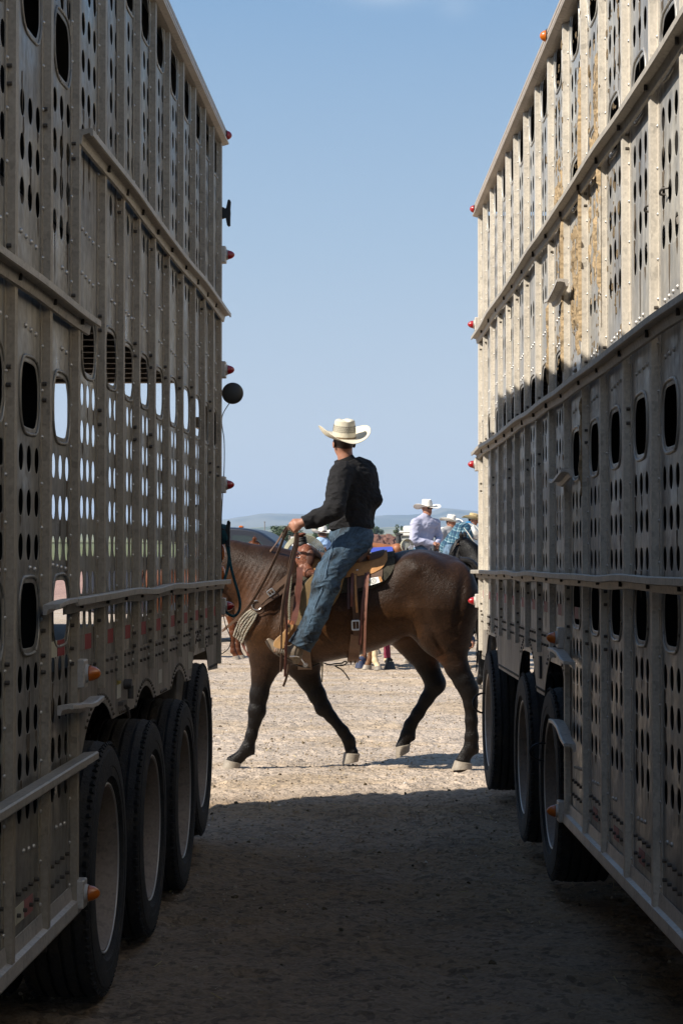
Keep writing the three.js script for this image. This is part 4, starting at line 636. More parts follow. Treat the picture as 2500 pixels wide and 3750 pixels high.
// a dressed person; joints in metres in world space
function person(o) {
  const t = thing('person', o.label, 'person', o.group), j = o.j, c = o.cell || .014, q = o.k || 1;
  const up = o.headUp || Y, fw = o.headFwd;
  const body = [...headField(j.head, up, fw, q)];
  body.push([cap(j.neck, j.head.clone().addScaledVector(up, -.03), .058 * q, .056 * q), .02], [cap(j.pelvis, j.chest, .12 * q, .12 * q, .8), .05]);
  for (const s of ['L', 'R']) { if (j['sh' + s]) body.push([cap(j['sh' + s], j['el' + s], .046 * q, .038 * q), .03], [cap(j['el' + s], j['wr' + s], .038 * q, .027 * q), .01]); if (j['hip' + s]) body.push([cap(j['hip' + s], j['kn' + s], .07 * q, .048 * q), .03], [cap(j['kn' + s], j['an' + s], .048 * q, .036 * q), .01]); }
  for (const h of o.hands || []) body.push(...h);
  const lo = V(1e9, 1e9, 1e9), hi = V(-1e9, -1e9, -1e9); for (const p of Object.values(j)) { lo.min(p); hi.max(p); } lo.subScalar(.22); hi.addScalar(.22);
  const hair = o.hair || [.03, .02, .014], skinC = (x, y, z) => { const r = V(x, y, z).sub(j.head), f = r.dot(fw) / q, u = r.dot(up) / q, s = Math.abs(r.dot(new THREE.Vector3().crossVectors(up, fw).normalize())) / q; if (r.length() < .17 * q && u > -.030 && (f < -.012 || u > .075) && !(s > .083)) return hair.map(v => v / .42); if (r.length() < .17 && f > .07 && u < -.045 && u > -.062) return [.75, .5, .5]; return [1, 1, 1]; };
  part('body', nets(uni(body), lo, hi, o.bodyCell || c, skinC), o.skin || M.skin, t);
  const cl = (name, list, m, fold, cuts, cell) => { const f0 = uni(list); let f = fold ? (x, y, z) => { const d = f0(x, y, z); return Math.abs(d) < .06 ? d - fold(x, y, z) : d; } : f0; const f1 = f; if (cuts) f = (x, y, z) => { let d = f1(x, y, z); for (const [p, n, r] of cuts) { const e = (x - p.x) * n.x + (y - p.y) * n.y + (z - p.z) * n.z; if (r) { const rr = Math.hypot(x - p.x, y - p.y, z - p.z); if (rr < r) d = Math.max(d, e); } else d = Math.max(d, e); } return d; }; return part(name, nets(f, lo, hi, cell || c), m, t); };
  if (o.shirt) cl(o.shirtName || 'shirt', o.shirt, o.shirtM, o.shirtFold, o.shirtCuts, o.clothCell);
  if (o.jeans) cl('jeans', o.jeans, o.jeansM || M.denim, o.jeansFold, o.jeansCuts, o.clothCell);
  return t;
}
const faceFeatures = (t, j, up, fw, o = {}) => { const X = new THREE.Vector3().crossVectors(up, fw).normalize(), W = (a, b, d) => j.head.clone().addScaledVector(X, a).addScaledVector(up, b).addScaledVector(fw, d); for (const s of [-1, 1]) part(o.glasses ? 'sunglass_lens' : 'eye', metric(new THREE.SphereGeometry(1, 10, 8).scale(o.glasses ? .026 : .012, o.glasses ? .018 : .009, .012).applyQuaternion(new THREE.Quaternion().setFromRotationMatrix(new THREE.Matrix4().makeBasis(X, up, fw))).translate(...W(s * .032, .012, o.glasses ? .082 : .076))), M.black, t); };

// ------------------------------------------------------------------ rider and tack on the bay horse
const Q = (px, py, z = 0) => P(px, py, DZ - z);            // a point beside the horse, z metres towards the viewer from its middle
const bayF = horseField(LEGS_WALK, HEADS.tucked, true);
function S(px, py, off = 0, far = false) {                 // point on the horse's flank (near side) plus an offset outwards
  const x = hx(px), y = hy(py); let z = .5; while (z > 0 && bayF(x, y, z) > .003) z -= Math.max(.002, bayF(x, y, z) * .6); return V(x, y, (far ? -1 : 1) * (Math.max(z, 0) + off) - DZ);
}
const bodyPt = (px, ph, off) => { // point round the barrel, ph radians from the top line
  const s = statAt(px), cy = hy((s[0] + s[1]) / 2), ry = (s[1] - s[0]) / 2 / HS + off, rz = s[2] + off, v = Math.pow(Math.max(0, Math.cos(ph)), .889), zz = Math.pow(Math.abs(Math.sin(ph)), .889) / (1 + .16 * v * 1.2); return V(hx(px), cy + ry * v, Math.sign(ph) * rz * zz - DZ);
};
function sheet(p0, p1, phM, off, th, o = {}) { // leather sheet over the barrel with rounded corners; p0, p1 front and rear px
  const N = 40, Mv = 44, pos = [], idx = [], uv = [];
  for (const L of [0, 1]) for (let j = 0; j <= Mv; j++) for (let i = 0; i <= N; i++) {
    const b = j / Mv * 2 - 1, a = i / N, rr = o.round ?? .35, e = Math.max(0, (Math.abs(b) - (1 - rr)) / rr), cut = (1 - Math.sqrt(Math.max(0, 1 - e * e))) * rr * .5 * (o.k ?? 1);
    const px = lerp(p0 + (p1 - p0) * cut * (o.frontRound ?? .6), p1 - (p1 - p0) * cut, a), ph = b * phM * (o.sh ? o.sh(a) : 1);
    const edge = Math.min(1, 6 * Math.min(a, 1 - a, (1 - Math.abs(b)) * 1.2) + .25), wav = (o.wave || 0) * (fbm(px * .03, b * 5, 3) - .5);
    const p = bodyPt(px, ph, off + (L ? th * edge : 0) + wav); pos.push(p.x, p.y, p.z); uv.push(hx(px), ph * .3);
  }
  const W = N + 1, H = Mv + 1; for (const L of [0, 1]) for (let j = 0; j < Mv; j++) for (let i = 0; i < N; i++) { const q = L * W * H + j * W + i; idx.push(q, q + 1, q + W, q + 1, q + W + 1, q + W); }
  const rim = []; for (let i = 0; i <= N; i++) rim.push(i); for (let j = 1; j <= Mv; j++) rim.push(j * W + N); for (let i = N - 1; i >= 0; i--) rim.push(Mv * W + i); for (let j = Mv - 1; j > 0; j--) rim.push(j * W); for (let k = 0; k < rim.length; k++) { const a = rim[k], b = rim[(k + 1) % rim.length]; idx.push(a, b, a + W * H, b, b + W * H, a + W * H); }
  const g = new THREE.BufferGeometry(); g.setAttribute('position', new THREE.Float32BufferAttribute(pos, 3)); g.setAttribute('uv', new THREE.Float32BufferAttribute(uv, 2)); g.setIndex(idx); g.computeVertexNormals(); return toCreasedNormals(g, .8);
}
const T4 = {
  leather: tex(256, (u, v) => { const a = fbmP(u, v, 5, 4, 101), f = fbmP(u, v, 60, 2, 102), k = .80 + .45 * (a - .5) + .3 * (f - .5); return [k, k * .97, k * .93]; }, true, .22),
  tool: tex(256, (u, v) => { let m = 0; for (const [cx, cy, r] of [[.25, .25, .2], [.75, .7, .22], [.7, .2, .15], [.22, .75, .17]]) { const dx = ((u - cx + 1.5) % 1) - .5, dy = ((v - cy + 1.5) % 1) - .5, R = Math.hypot(dx, dy), a = Math.atan2(dy, dx); m = Math.max(m, R < r * 1.25 ? .5 + .5 * Math.cos(R / r * 9 + 2 * Math.sin(a * 5)) : 0); } return .75 * m + .25 * fbmP(u, v, 20, 3, 103); }, false, .07),
  feltB: tex(256, (u, v) => fbmP(u, v, 60, 3, 104), false, .15),
  mohair: tex(128, (u, v) => .5 + .5 * Math.sin((u * 16 + v * 10) * 2 * Math.PI), false, .1),
};
const lth = (r, g, b, o = {}) => mat(r, g, b, { roughness: .55, map: T4.leather, ...o });
Object.assign(M, {
  lthTool: lth(.24, .082, .040, { bumpMap: T4.tool, bumpScale: .004, roughness: .5 }), lthTan: lth(.47, .235, .085, { roughness: .8 }), lthDark: lth(.115, .062, .036, { roughness: .7 }), lthRed: lth(.135, .044, .028), lthRein: lth(.125, .072, .045), lthOlive: lth(.27, .185, .085, { roughness: .75 }),
  feltPad: mat(.055, .05, .035, { roughness: 1, bumpMap: T4.feltB, bumpScale: .003, map: T.soil }), silver: mat(.75, .74, .72, { metalness: 1, roughness: .28 }), brass: mat(.6, .5, .3, { metalness: .9, roughness: .35 }),
  wood2: lth(.56, .33, .14, { roughness: .4, clearcoat: .3 }), cord: mat(.50, .455, .36, { roughness: .95, bumpMap: T4.mohair, bumpScale: .002 }), rope: mat(.36, .34, .25, { roughness: .9, bumpMap: T4.mohair, bumpScale: .002 }), rubberWrap: mat(.03, .032, .032, { roughness: .6 }), boot: lth(.17, .13, .09, { roughness: .6 }), teal: mat(.012, .115, .15, { roughness: .8, bumpMap: T4.mohair, bumpScale: .002 }),
});
// ---- saddle pad
{
  const t = thing('saddle_pad', 'dark felt saddle pad with a white label patch under the saddle of the bay horse', 'saddle pad');
  part('felt', sheet(1078, 1443, 1.24, .012, .018, { round: .42, wave: .004 }), M.feltPad, t);
  part('wear_leather', sheet(1300, 1398, 1.20, .032, .003, { round: .2, sh: a => 1 - .04 * a }), M.lthDark, t);
  const quad = (a, b, c, d, off, m, n, par, uvs) => { const g = new THREE.PlaneGeometry(1, 1, 8, 6), p = g.attributes.position; for (let i = 0; i < p.count; i++) { const u = p.getX(i) + .5, v = .5 - p.getY(i), X0 = lerp(lerp(a[0], b[0], u), lerp(d[0], c[0], u), v), Y0 = lerp(lerp(a[1], b[1], u), lerp(d[1], c[1], u), v); const q = S(X0, Y0, off); p.setXYZ(i, q.x, q.y, q.z); } g.computeVertexNormals(); return part(n, g, m, par); };
  const lab = tex(128, (u, v) => { const r = Math.hypot((u - .48) * 1.5, v - .5), ring = (r > .30 && r < .36) || (r > .40 && r < .43), ins = r < .26 && Math.sin(v * 40) > .2 && Math.abs(u - .48) < .14; const y = u < .2 && Math.abs(v - .5 + (u - .1) * 2) < .12; return ring || ins ? [.06, .06, .05] : y ? [.5, .45, .1] : [.74, .73, .68]; }, true, 1); lab.repeat.set(1, 1);
  quad([1347, 2125], [1382, 2119], [1388, 2139], [1344, 2153], .046, mat(1, 1, 1, { map: lab, roughness: .8 }), 'label_patch', t);
  quad([1382, 2119], [1391, 2118], [1397, 2135], [1388, 2139], .0455, M.lthTan, 'label_tab', t);
}
// ---- saddle
const saddle = thing('western_saddle', 'tan and brown tooled leather western saddle on the bay horse', 'saddle');
part('skirt', sheet(1128, 1416, .93, .038, .008, { round: .36 }), M.lthTan, saddle);
part('rear_jockey', sheet(1190, 1406, .55, .048, .006, { round: .4, k: .45 }), M.lthDark, saddle);
part('seat', (() => { const g = sheet(1130, 1350, .46, .054, .012, { round: .3 }); const p = g.attributes.position; for (let i = 0; i < p.count; i++) { const px = p.getX(i) * HS + 1250; p.setY(i, p.getY(i) + .05 * sstep(1290, 1345, px) + .05 * sstep(1180, 1130, px)); } g.computeVertexNormals(); return g; })(), M.lthDark, saddle);
{
  const L = []; for (const s of [1, -1]) L.push([cap(Q(1351, 2002, 0), Q(1338, 2016, .10 * s), .022, .022), .02], [cap(Q(1338, 2016, .10 * s), Q(1286, 2052, .205 * s), .022, .018), .02], [cap(Q(1340, 2022, .05 * s), Q(1318, 2060, .14 * s), .02, .03), .05]);
  part('cantle', nets(uni(L), Q(1240, 2110, -.3), Q(1375, 1980, .3), .008), lth(.17, .085, .045), saddle);
  const K = [[cap(Q(1108, 2022, 0), Q(1112, 2070, 0), .055, .06), 0]]; for (const s of [1, -1]) K.push([ell(Q(1119, 2036, .135 * s), .066, .088, .085, new THREE.Euler(0, 0, -.12)), .05], [cap(Q(1114, 2060, .15 * s), Q(1128, 2098, .235 * s), .055, .03, .7), .04], [cap(Q(1100, 2092, .20 * s), Q(1150, 2100, .24 * s), .03, .02, .6), .03]);
  part('fork', nets(uni(K), Q(1060, 2130, -.32), Q(1185, 1970, .32), .007), M.lthTool, saddle);
  part('fork_inlay', metric(new THREE.SphereGeometry(1, 24, 16).scale(.03, .058, .012).rotateZ(-.1).translate(...Q(1136, 2042, .214))), lth(.10, .04, .025), saddle);
  const hn = part('horn', metric(new THREE.LatheGeometry([[.0001, .115], [.030, .113], [.044, .106], [.047, .099], [.042, .092], [.026, .086], [.022, .05], [.026, .02], [.036, -.02], [.0001, -.03]].map(p => new THREE.Vector2(...p)), 28).rotateZ(.16).translate(...Q(1106, 2008, 0))), M.lthTool, saddle);
  const w = []; for (let i = 0; i < 6; i++) w.push(new THREE.TorusGeometry(.031 + .002 * (i % 2), .008, 6, 24).rotateX(Math.PI / 2 + .1 * (i % 3 - 1)).rotateZ(.16).translate(...Q(1106 - i * .8, 1996 - i * 5.2, 0))); part('horn_wrap', w.map(g => metric(g)), M.rubberWrap, hn);
}
const plate = (pts, z, th, m, name, par, o = {}) => { const b = Q(pts[0][0], pts[0][1], z), s = new THREE.Shape(pts.map(p => { const q = Q(p[0], p[1], z); return new THREE.Vector2(q.x, q.y); })); const g = new THREE.ExtrudeGeometry(s, { depth: th, bevelEnabled: true, bevelSize: .002, bevelThickness: .002, bevelSegments: 1 }).translate(0, 0, b.z - th / 2); if (o.bend) { const p = g.attributes.position; for (let i = 0; i < p.count; i++) p.setZ(i, p.getZ(i) + o.bend(p.getX(i) * HS + 1250, 2060 - (p.getY(i) - 1.5) * HS)); } g.computeVertexNormals(); return part(name, metric(g), m, par); };
const curve2 = (pts, n = 40) => new THREE.SplineCurve(pts.map(p => new THREE.Vector2(...p))).getPoints(n).map(p => [p.x, p.y]);
plate([...curve2([[1150, 2102], [1120, 2135], [1100, 2180], [1090, 2230], [1080, 2272], [1076, 2286]], 20), [1092, 2290], ...curve2([[1110, 2276], [1150, 2262], [1200, 2235], [1240, 2180], [1262, 2100]], 20)], .325, .006, M.lthOlive, 'fender', saddle);
const zN = V(0, .15, 1);
part('stirrup_leather', strap([Q(1098, 2078, .30), Q(1097, 2120, .33), Q(1091, 2170, .345), Q(1085, 2220, .355), Q(1078, 2262, .40), Q(1068, 2288, .43)], .044, .006, 24, zN), M.lthRed, saddle);
part('stirrup_keeper', strap([Q(1053, 2277, .447), Q(1064, 2280, .452), Q(1076, 2282, .447)], .030, .006, 8, zN), lth(.40, .15, .07), saddle);
{
  const st = new THREE.Group(); st.name = 'stirrup'; saddle.add(st);
  const side = z => plate([...curve2([[1053, 2285], [1049, 2300], [1036, 2318], [1014, 2338], [1004, 2352], [1003, 2366]], 16), ...curve2([[1012, 2374], [1028, 2376], [1040, 2372]], 6), ...curve2([[1041, 2356], [1046, 2338], [1060, 2316], [1070, 2302], [1074, 2291]], 14)], z, .012, M.wood2, 'stirrup_side', st);
  side(.485); side(.345); part('stirrup_top', bx(.045, .012, .15, ...Q(1063, 2290, .415)), M.wood2, st);
  part('stirrup_tread', metric(new RoundedBoxGeometry(.075, .045, .155, 3, .018).rotateZ(-.3).translate(...Q(1024, 2381, .415))), lth(.20, .09, .05), st);
  const lc = []; for (let i = 0; i < 6; i++) lc.push(tube([Q(1006 + i * 6.5, 2370 + i * 1.6, .499), Q(1009 + i * 6.5, 2384 + i * 1.6, .501), Q(1014 + i * 6, 2396, .485)], .0022, 6, 5)); part('lacing', lc, M.cord, st);
  part('stirrup_bolt', metric(new THREE.SphereGeometry(.010, 12, 8).scale(1, 1, .5).translate(...Q(1057, 2294, .494))), M.steel, st);
}
// straps, strings, buckles, conchos, cinches
const hang = (pts, w, m, n, up = zN, par = saddle) => part(n, strap(pts, w, .004, 36, up), m, par);
hang([Q(1347, 2034, .245), S(1343, 2062, .068), S(1337, 2122, .058), Q(1326, 2230, .372), Q(1319, 2330, .372), Q(1316, 2362, .368)], .020, M.lthRed, 'saddle_string');
hang([Q(1350, 2034, .248), S(1348, 2064, .072), S(1344, 2124, .062), Q(1338, 2240, .378), Q(1335, 2340, .376), Q(1333, 2400, .366)], .018, lth(.25, .11, .075), 'saddle_string');
hang([S(1292, 2066, .062), S(1290, 2110, .055), Q(1288, 2170, .37), Q(1288, 2222, .37)], .020, M.lthRed, 'saddle_string');
hang([S(1299, 2100, .056), S(1300, 2150, .05), Q(1304, 2200, .368), Q(1307, 2244, .366)], .016, M.lthTan, 'saddle_string');
hang([S(1276, 2080, .06), S(1275, 2150, .04), Q(1276, 2230, .35)], .018, lth(.09, .035, .025), 'saddle_string');
for (const [a, b, r, o] of [[1353, 2035, .013, .066], [1296, 2064, .015, .066], [1307, 2099, .013, .050]]) { const p = S(a, b, o); part('concho', metric(new THREE.SphereGeometry(r, 16, 8).scale(1, 1, .4).translate(p.x, p.y, p.z)), M.silver, saddle); }
{
  const bl = part('flank_billet', strap([S(1294, 2110, .050), S(1296, 2160, .030), S(1299, 2220, .016), S(1302, 2262, .014), S(1303, 2292, .014), S(1303, 2330, .014)], .046, .006, 24, zN), M.lthDark, saddle);
  const bk = (px, py, w, h, rot, par, off = .03, m = M.silver) => { const p = S(px, py, off), s = new THREE.Shape(), r = Math.min(w, h) * .4; const rr = (s, w, h, r) => { s.moveTo(-w + r, -h); s.lineTo(w - r, -h); s.quadraticCurveTo(w, -h, w, -h + r); s.lineTo(w, h - r); s.quadraticCurveTo(w, h, w - r, h); s.lineTo(-w + r, h); s.quadraticCurveTo(-w, h, -w, h - r); s.lineTo(-w, -h + r); s.quadraticCurveTo(-w, -h, -w + r, -h); }; rr(s, w, h, r); const ho = new THREE.Path(); rr(ho, w * .76, h * .76, r * .7); s.holes.push(ho); const g = new THREE.ExtrudeGeometry(s, { depth: .004, bevelEnabled: true, bevelSize: .0015, bevelThickness: .0015, bevelSegments: 2 }).rotateZ(rot).translate(p.x, p.y, p.z); const b = part('buckle', metric(g), m, par); part('buckle_tongue', metric(cyl(.002, .002, h * 1.9, 6).rotateZ(rot).translate(p.x, p.y, p.z + .007)), m, b); };
  bk(1301, 2292, .030, .036, .05, saddle);
  part('flank_cinch', strap([S(1302, 2326, .012), S(1299, 2360, .012), S(1296, 2390, .012), Q(1294, 2412, .17), Q(1292, 2424, .0), Q(1292, 2416, -.15), S(1296, 2330, .012, true)], u => lerp(.075, .085, u), .007, 40, [zN, zN, V(0, -.3, 1), V(0, -1, .2), V(0, -1, -.2), V(0, 0, -1)]), lth(.16, .085, .05), saddle);
  part('cinch_keeper', [cyl(.012, .004, .05, 8).translate(...Q(1284, 2421, .12)), cyl(.012, .004, .045, 8).translate(...Q(1300, 2419, .13))], M.lthDark, saddle);
  part('front_cinch', strap([S(1106, 2150, .02), S(1108, 2240, .014), S(1112, 2330, .012), S(1114, 2400, .010), Q(1116, 2440, .13), Q(1116, 2450, 0), Q(1116, 2440, -.14), S(1112, 2320, .012, true)], .10, .008, 44, [zN, zN, zN, V(0, -.3, 1), V(0, -1, .1), V(0, -1, -.1), V(0, 0, -1)]), lth(.125, .072, .04), saddle);
  part('cinch_tie', [tube([Q(1060, 2414, .1), Q(1090, 2436, .15), Q(1130, 2444, .12), Q(1168, 2430, .05)], .006, 20, 6)], M.black, saddle);
  // hobble rope and loose latigo under the belly
  part('tie_cord', tube([Q(1186, 2428, .05), Q(1205, 2434, .08), Q(1230, 2430, .09), Q(1252, 2428, .1), Q(1262, 2422, .1), Q(1270, 2426, .1), Q(1258, 2436, .11), Q(1236, 2437, .1), Q(1226, 2438, .1), Q(1250, 2452, .1), Q(1266, 2470, .1), Q(1279, 2490, .1)], .005, 70, 6), M.black, saddle);
  part('cotton_string', tube([Q(1181, 2424, .0), Q(1180, 2460, .0), Q(1179, 2498, .0)], .006, 16, 6), M.rope, saddle);
  // breast collar
  const bc = thing('breast_collar', 'cream corded breast collar with a silver ring across the chest of the bay horse', 'breast collar');
  const cords = []; for (let k = 0; k < 5; k++) { const f = k / 4 - .5, o = f * 46; const base = [[938, 2244], [922, 2262], [903, 2286], [888, 2312], [879, 2334]]; const pts = base.map(([a, b], i) => { const w = lerp(.55, 1, Math.min(1, i / 1.5)); return S(a + o * .72 * w, b + o * .62 * w, .012); }); pts.push(V(hx(871 + o * .62), hy(2350 + o * .5), .0 - DZ)); pts[pts.length - 1].x = Math.min(pts[pts.length - 2].x - .002, pts[pts.length - 1].x); const cc = new THREE.CatmullRomCurve3(pts); for (const s of [0, Math.PI]) { const tw = []; for (let i = 0; i <= 70; i++) { const q = cc.getPoint(i / 70), a = i * 1.1 + s; tw.push(q.add(V(Math.cos(a) * .0035, Math.cos(a) * -.003, .004 + Math.sin(a) * .0035))); } cords.push(tube(tw, .0042, 110, 5)); } } part('cords', cords, M.cord, bc);
  { const p = S(946, 2222, .022); part('ring', metric(new THREE.TorusGeometry(.034, .0042, 8, 36).translate(p.x, p.y, p.z)), M.silver, bc); part('ring_backing', metric(cyl(.05, .05, .005, 28).rotateX(Math.PI / 2).translate(...S(950, 2228, .010))), M.lthRein, bc); }
  hang([S(955, 2212, .026), S(975, 2193, .022), S(997, 2175, .020), S(1020, 2152, .022), S(1042, 2134, .026), S(1070, 2108, .04)], .040, M.lthRein, 'strap', zN, bc); bk(997, 2175, .026, .022, .65, bc, .030);
  hang([S(958, 2226, .018), S(985, 2206, .016), S(1015, 2188, .014), S(1050, 2164, .02)], .030, lth(.09, .05, .03), 'strap', zN, bc);
  part('tie_down', strap([S(884, 2352, .008), S(896, 2380, .006), S(912, 2402, .004), Q(935, 2428, .03)], .028, .005, 16, V(-.6, -.3, .7)), M.lthRed, bc);
  const ln = part('latigo_ring', metric(new THREE.TorusGeometry(.022, .004, 8, 24).translate(...Q(1090, 2032, .20))), M.silver, saddle);
}
// ---- bridle on the hidden head
{
  const t = thing('bridle', 'leather bridle with a steel bit on the head of the bay horse behind the post', 'bridle');
  const hd = (px, py, o = .008) => S(px, py, o); part('cheek_strap', strap([hd(778, 2016), hd(790, 2080), hd(806, 2150), hd(820, 2206)], .02, .004, 20, zN), M.lthRein, t); part('nose_band', strap([hd(786, 2150), hd(806, 2146), hd(822, 2142)], .022, .004, 10, zN), M.lthRein, t); part('brow_band', strap([hd(760, 2028), hd(776, 2026), hd(792, 2024)], .02, .004, 10, zN), M.lthRein, t);
  part('bit', [tube([hd(820, 2206, .012), hd(822, 2222, .014), hd(832, 2246, .01), hd(834, 2262, .0)], .006, 16, 8), metric(new THREE.TorusGeometry(.018, .004, 6, 20).translate(...hd(820, 2206, .012)))], M.silver, t);
}
// ---- reins and ropes
const reins = thing('reins', 'brown leather reins gathered in the hand of the rider in black', 'reins');
hang([Q(1080, 1946, .33), Q(1057, 1936, .345), Q(1044, 1956, .345), Q(1022, 2014, .34), Q(990, 2084, .33), Q(952, 2157, .32), Q(907, 2226, .30), Q(844, 2286, .22), Q(800, 2316, .15), Q(776, 2304, .11), Q(800, 2262, .09), Q(831, 2250, .07)], .020, M.lthRein, 'rein', V(.6, .5, .7), reins);
hang([Q(1078, 1940, .32), Q(1054, 1930, .325), Q(1040, 1946, .31), Q(1016, 1984, .2), Q(980, 2032, .06), Q(955, 2062, -.16), Q(900, 2160, -.2), Q(836, 2250, -.08)], .020, M.lthRein, 'rein', V(.6, .5, .7), reins);
for (const [k, pts] of [[0, [[1084, 1950], [1080, 1985], [1066, 2040], [1052, 2120], [1040, 2180], [1030, 2260], [1025, 2308]]], [1, [[1088, 1950], [1086, 1990], [1072, 2050], [1056, 2130], [1046, 2190], [1034, 2270], [1032, 2320], [1031, 2400], [1029, 2460]]], [2, [[1090, 1952], [1090, 1990], [1079, 2040], [1062, 2110], [1053, 2180], [1046, 2230], [1050, 2290], [1047, 2400], [1043, 2478]]], [3, [[1086, 1952], [1083, 1992], [1068, 2060], [1048, 2150], [1036, 2210], [1030, 2290]]], [4, [[1058, 2428], [1054, 2460], [1046, 2490], [1037, 2514]]]]) hang(pts.map(([a, b]) => Q(a, b, k === 4 ? .40 : .40 + .012 * k + .08 * sstep(2000, 2200, b))), .0175, k === 2 ? M.lthRed : M.lthRein, 'rein_end', V(.5, .1, .9), reins);
{
  const t = thing('lasso_rope', 'coiled pale lasso rope tied beside the saddle horn of the bay horse', 'rope'); const c = [];
  for (let i = 0; i < 6; i++) c.push(metric(new THREE.TorusGeometry(.118 + .007 * i, .0058, 7, 56).scale(1, .92, 1).rotateY(.35 - .05 * i).rotateX(-.12).translate(...Q(1104 + 2 * i, 2034 - i, -.20 - .014 * i)))); part('coils', c, M.rope, t); part('tie_strap', strap([Q(1096, 2012, -.16), Q(1100, 1980, -.20), Q(1110, 1976, -.26), Q(1112, 2000, -.29)], .018, .004, 16, V(1, .2, 0)), M.lthRed, t);
  const t2 = thing('piggin_string', 'twisted pale cotton string hanging down in front of the stirrup of the bay horse', 'rope'); const h = []; for (const s of [0, 1]) { const pts = []; for (let i = 0; i <= 60; i++) { const u = i / 60, q = Q(lerp(1066, 1060, u) - 3 * Math.sin(u * 3), lerp(2120, 2278, u), lerp(.34, .40, u)), a = u * 60 + s * Math.PI; pts.push(q.add(V(Math.cos(a) * .004, 0, Math.sin(a) * .004))); } h.push(tube(pts, .0048, 120, 5)); } part('strands', h, M.rope, t2); part('strands', tube([Q(1070, 2046, .21), Q(1064, 2070, .24), Q(1066, 2120, .34)], .007, 16, 6), M.rope, t2);
  const t3 = thing('lead_rope', 'teal rope wrapped on the cleat of the left trailer with a long hanging loop', 'rope'); const D = 11.36, R = (px, py, z = 0) => P(px, py, D - z), w = []; for (let i = 0; i < 5; i++) w.push(tube([R(806 + i * 4.6, 1922 + i, -.01), R(803 + i * 5, 1950, .05), R(808 + i * 5.2, 1980 - i * 2, .05), R(816 + i * 3, 1986, .0), R(818 + i * 3.5, 1950, -.03)], .0095, 24, 7, true)); part('wraps', w, M.teal, t3);
  part('loop', tube([[832, 1970], [838, 2010], [842, 2050], [848, 2085], [860, 2130], [872, 2170], [879, 2210], [874, 2240], [858, 2256], [838, 2250], [818, 2228], [808, 2196], [812, 2160], [824, 2118], [834, 2080], [839, 2040], [838, 2000], [836, 1950]].map(([a, b], i) => R(a, b, .03 + .004 * (i % 2))), .0078, 110, 8), M.teal, t3);
  part('loop', tube([[828, 1984], [833, 2010], [839, 2040]].map(([a, b]) => R(a, b, .04)), .0078, 16, 8), M.teal, t3);
}
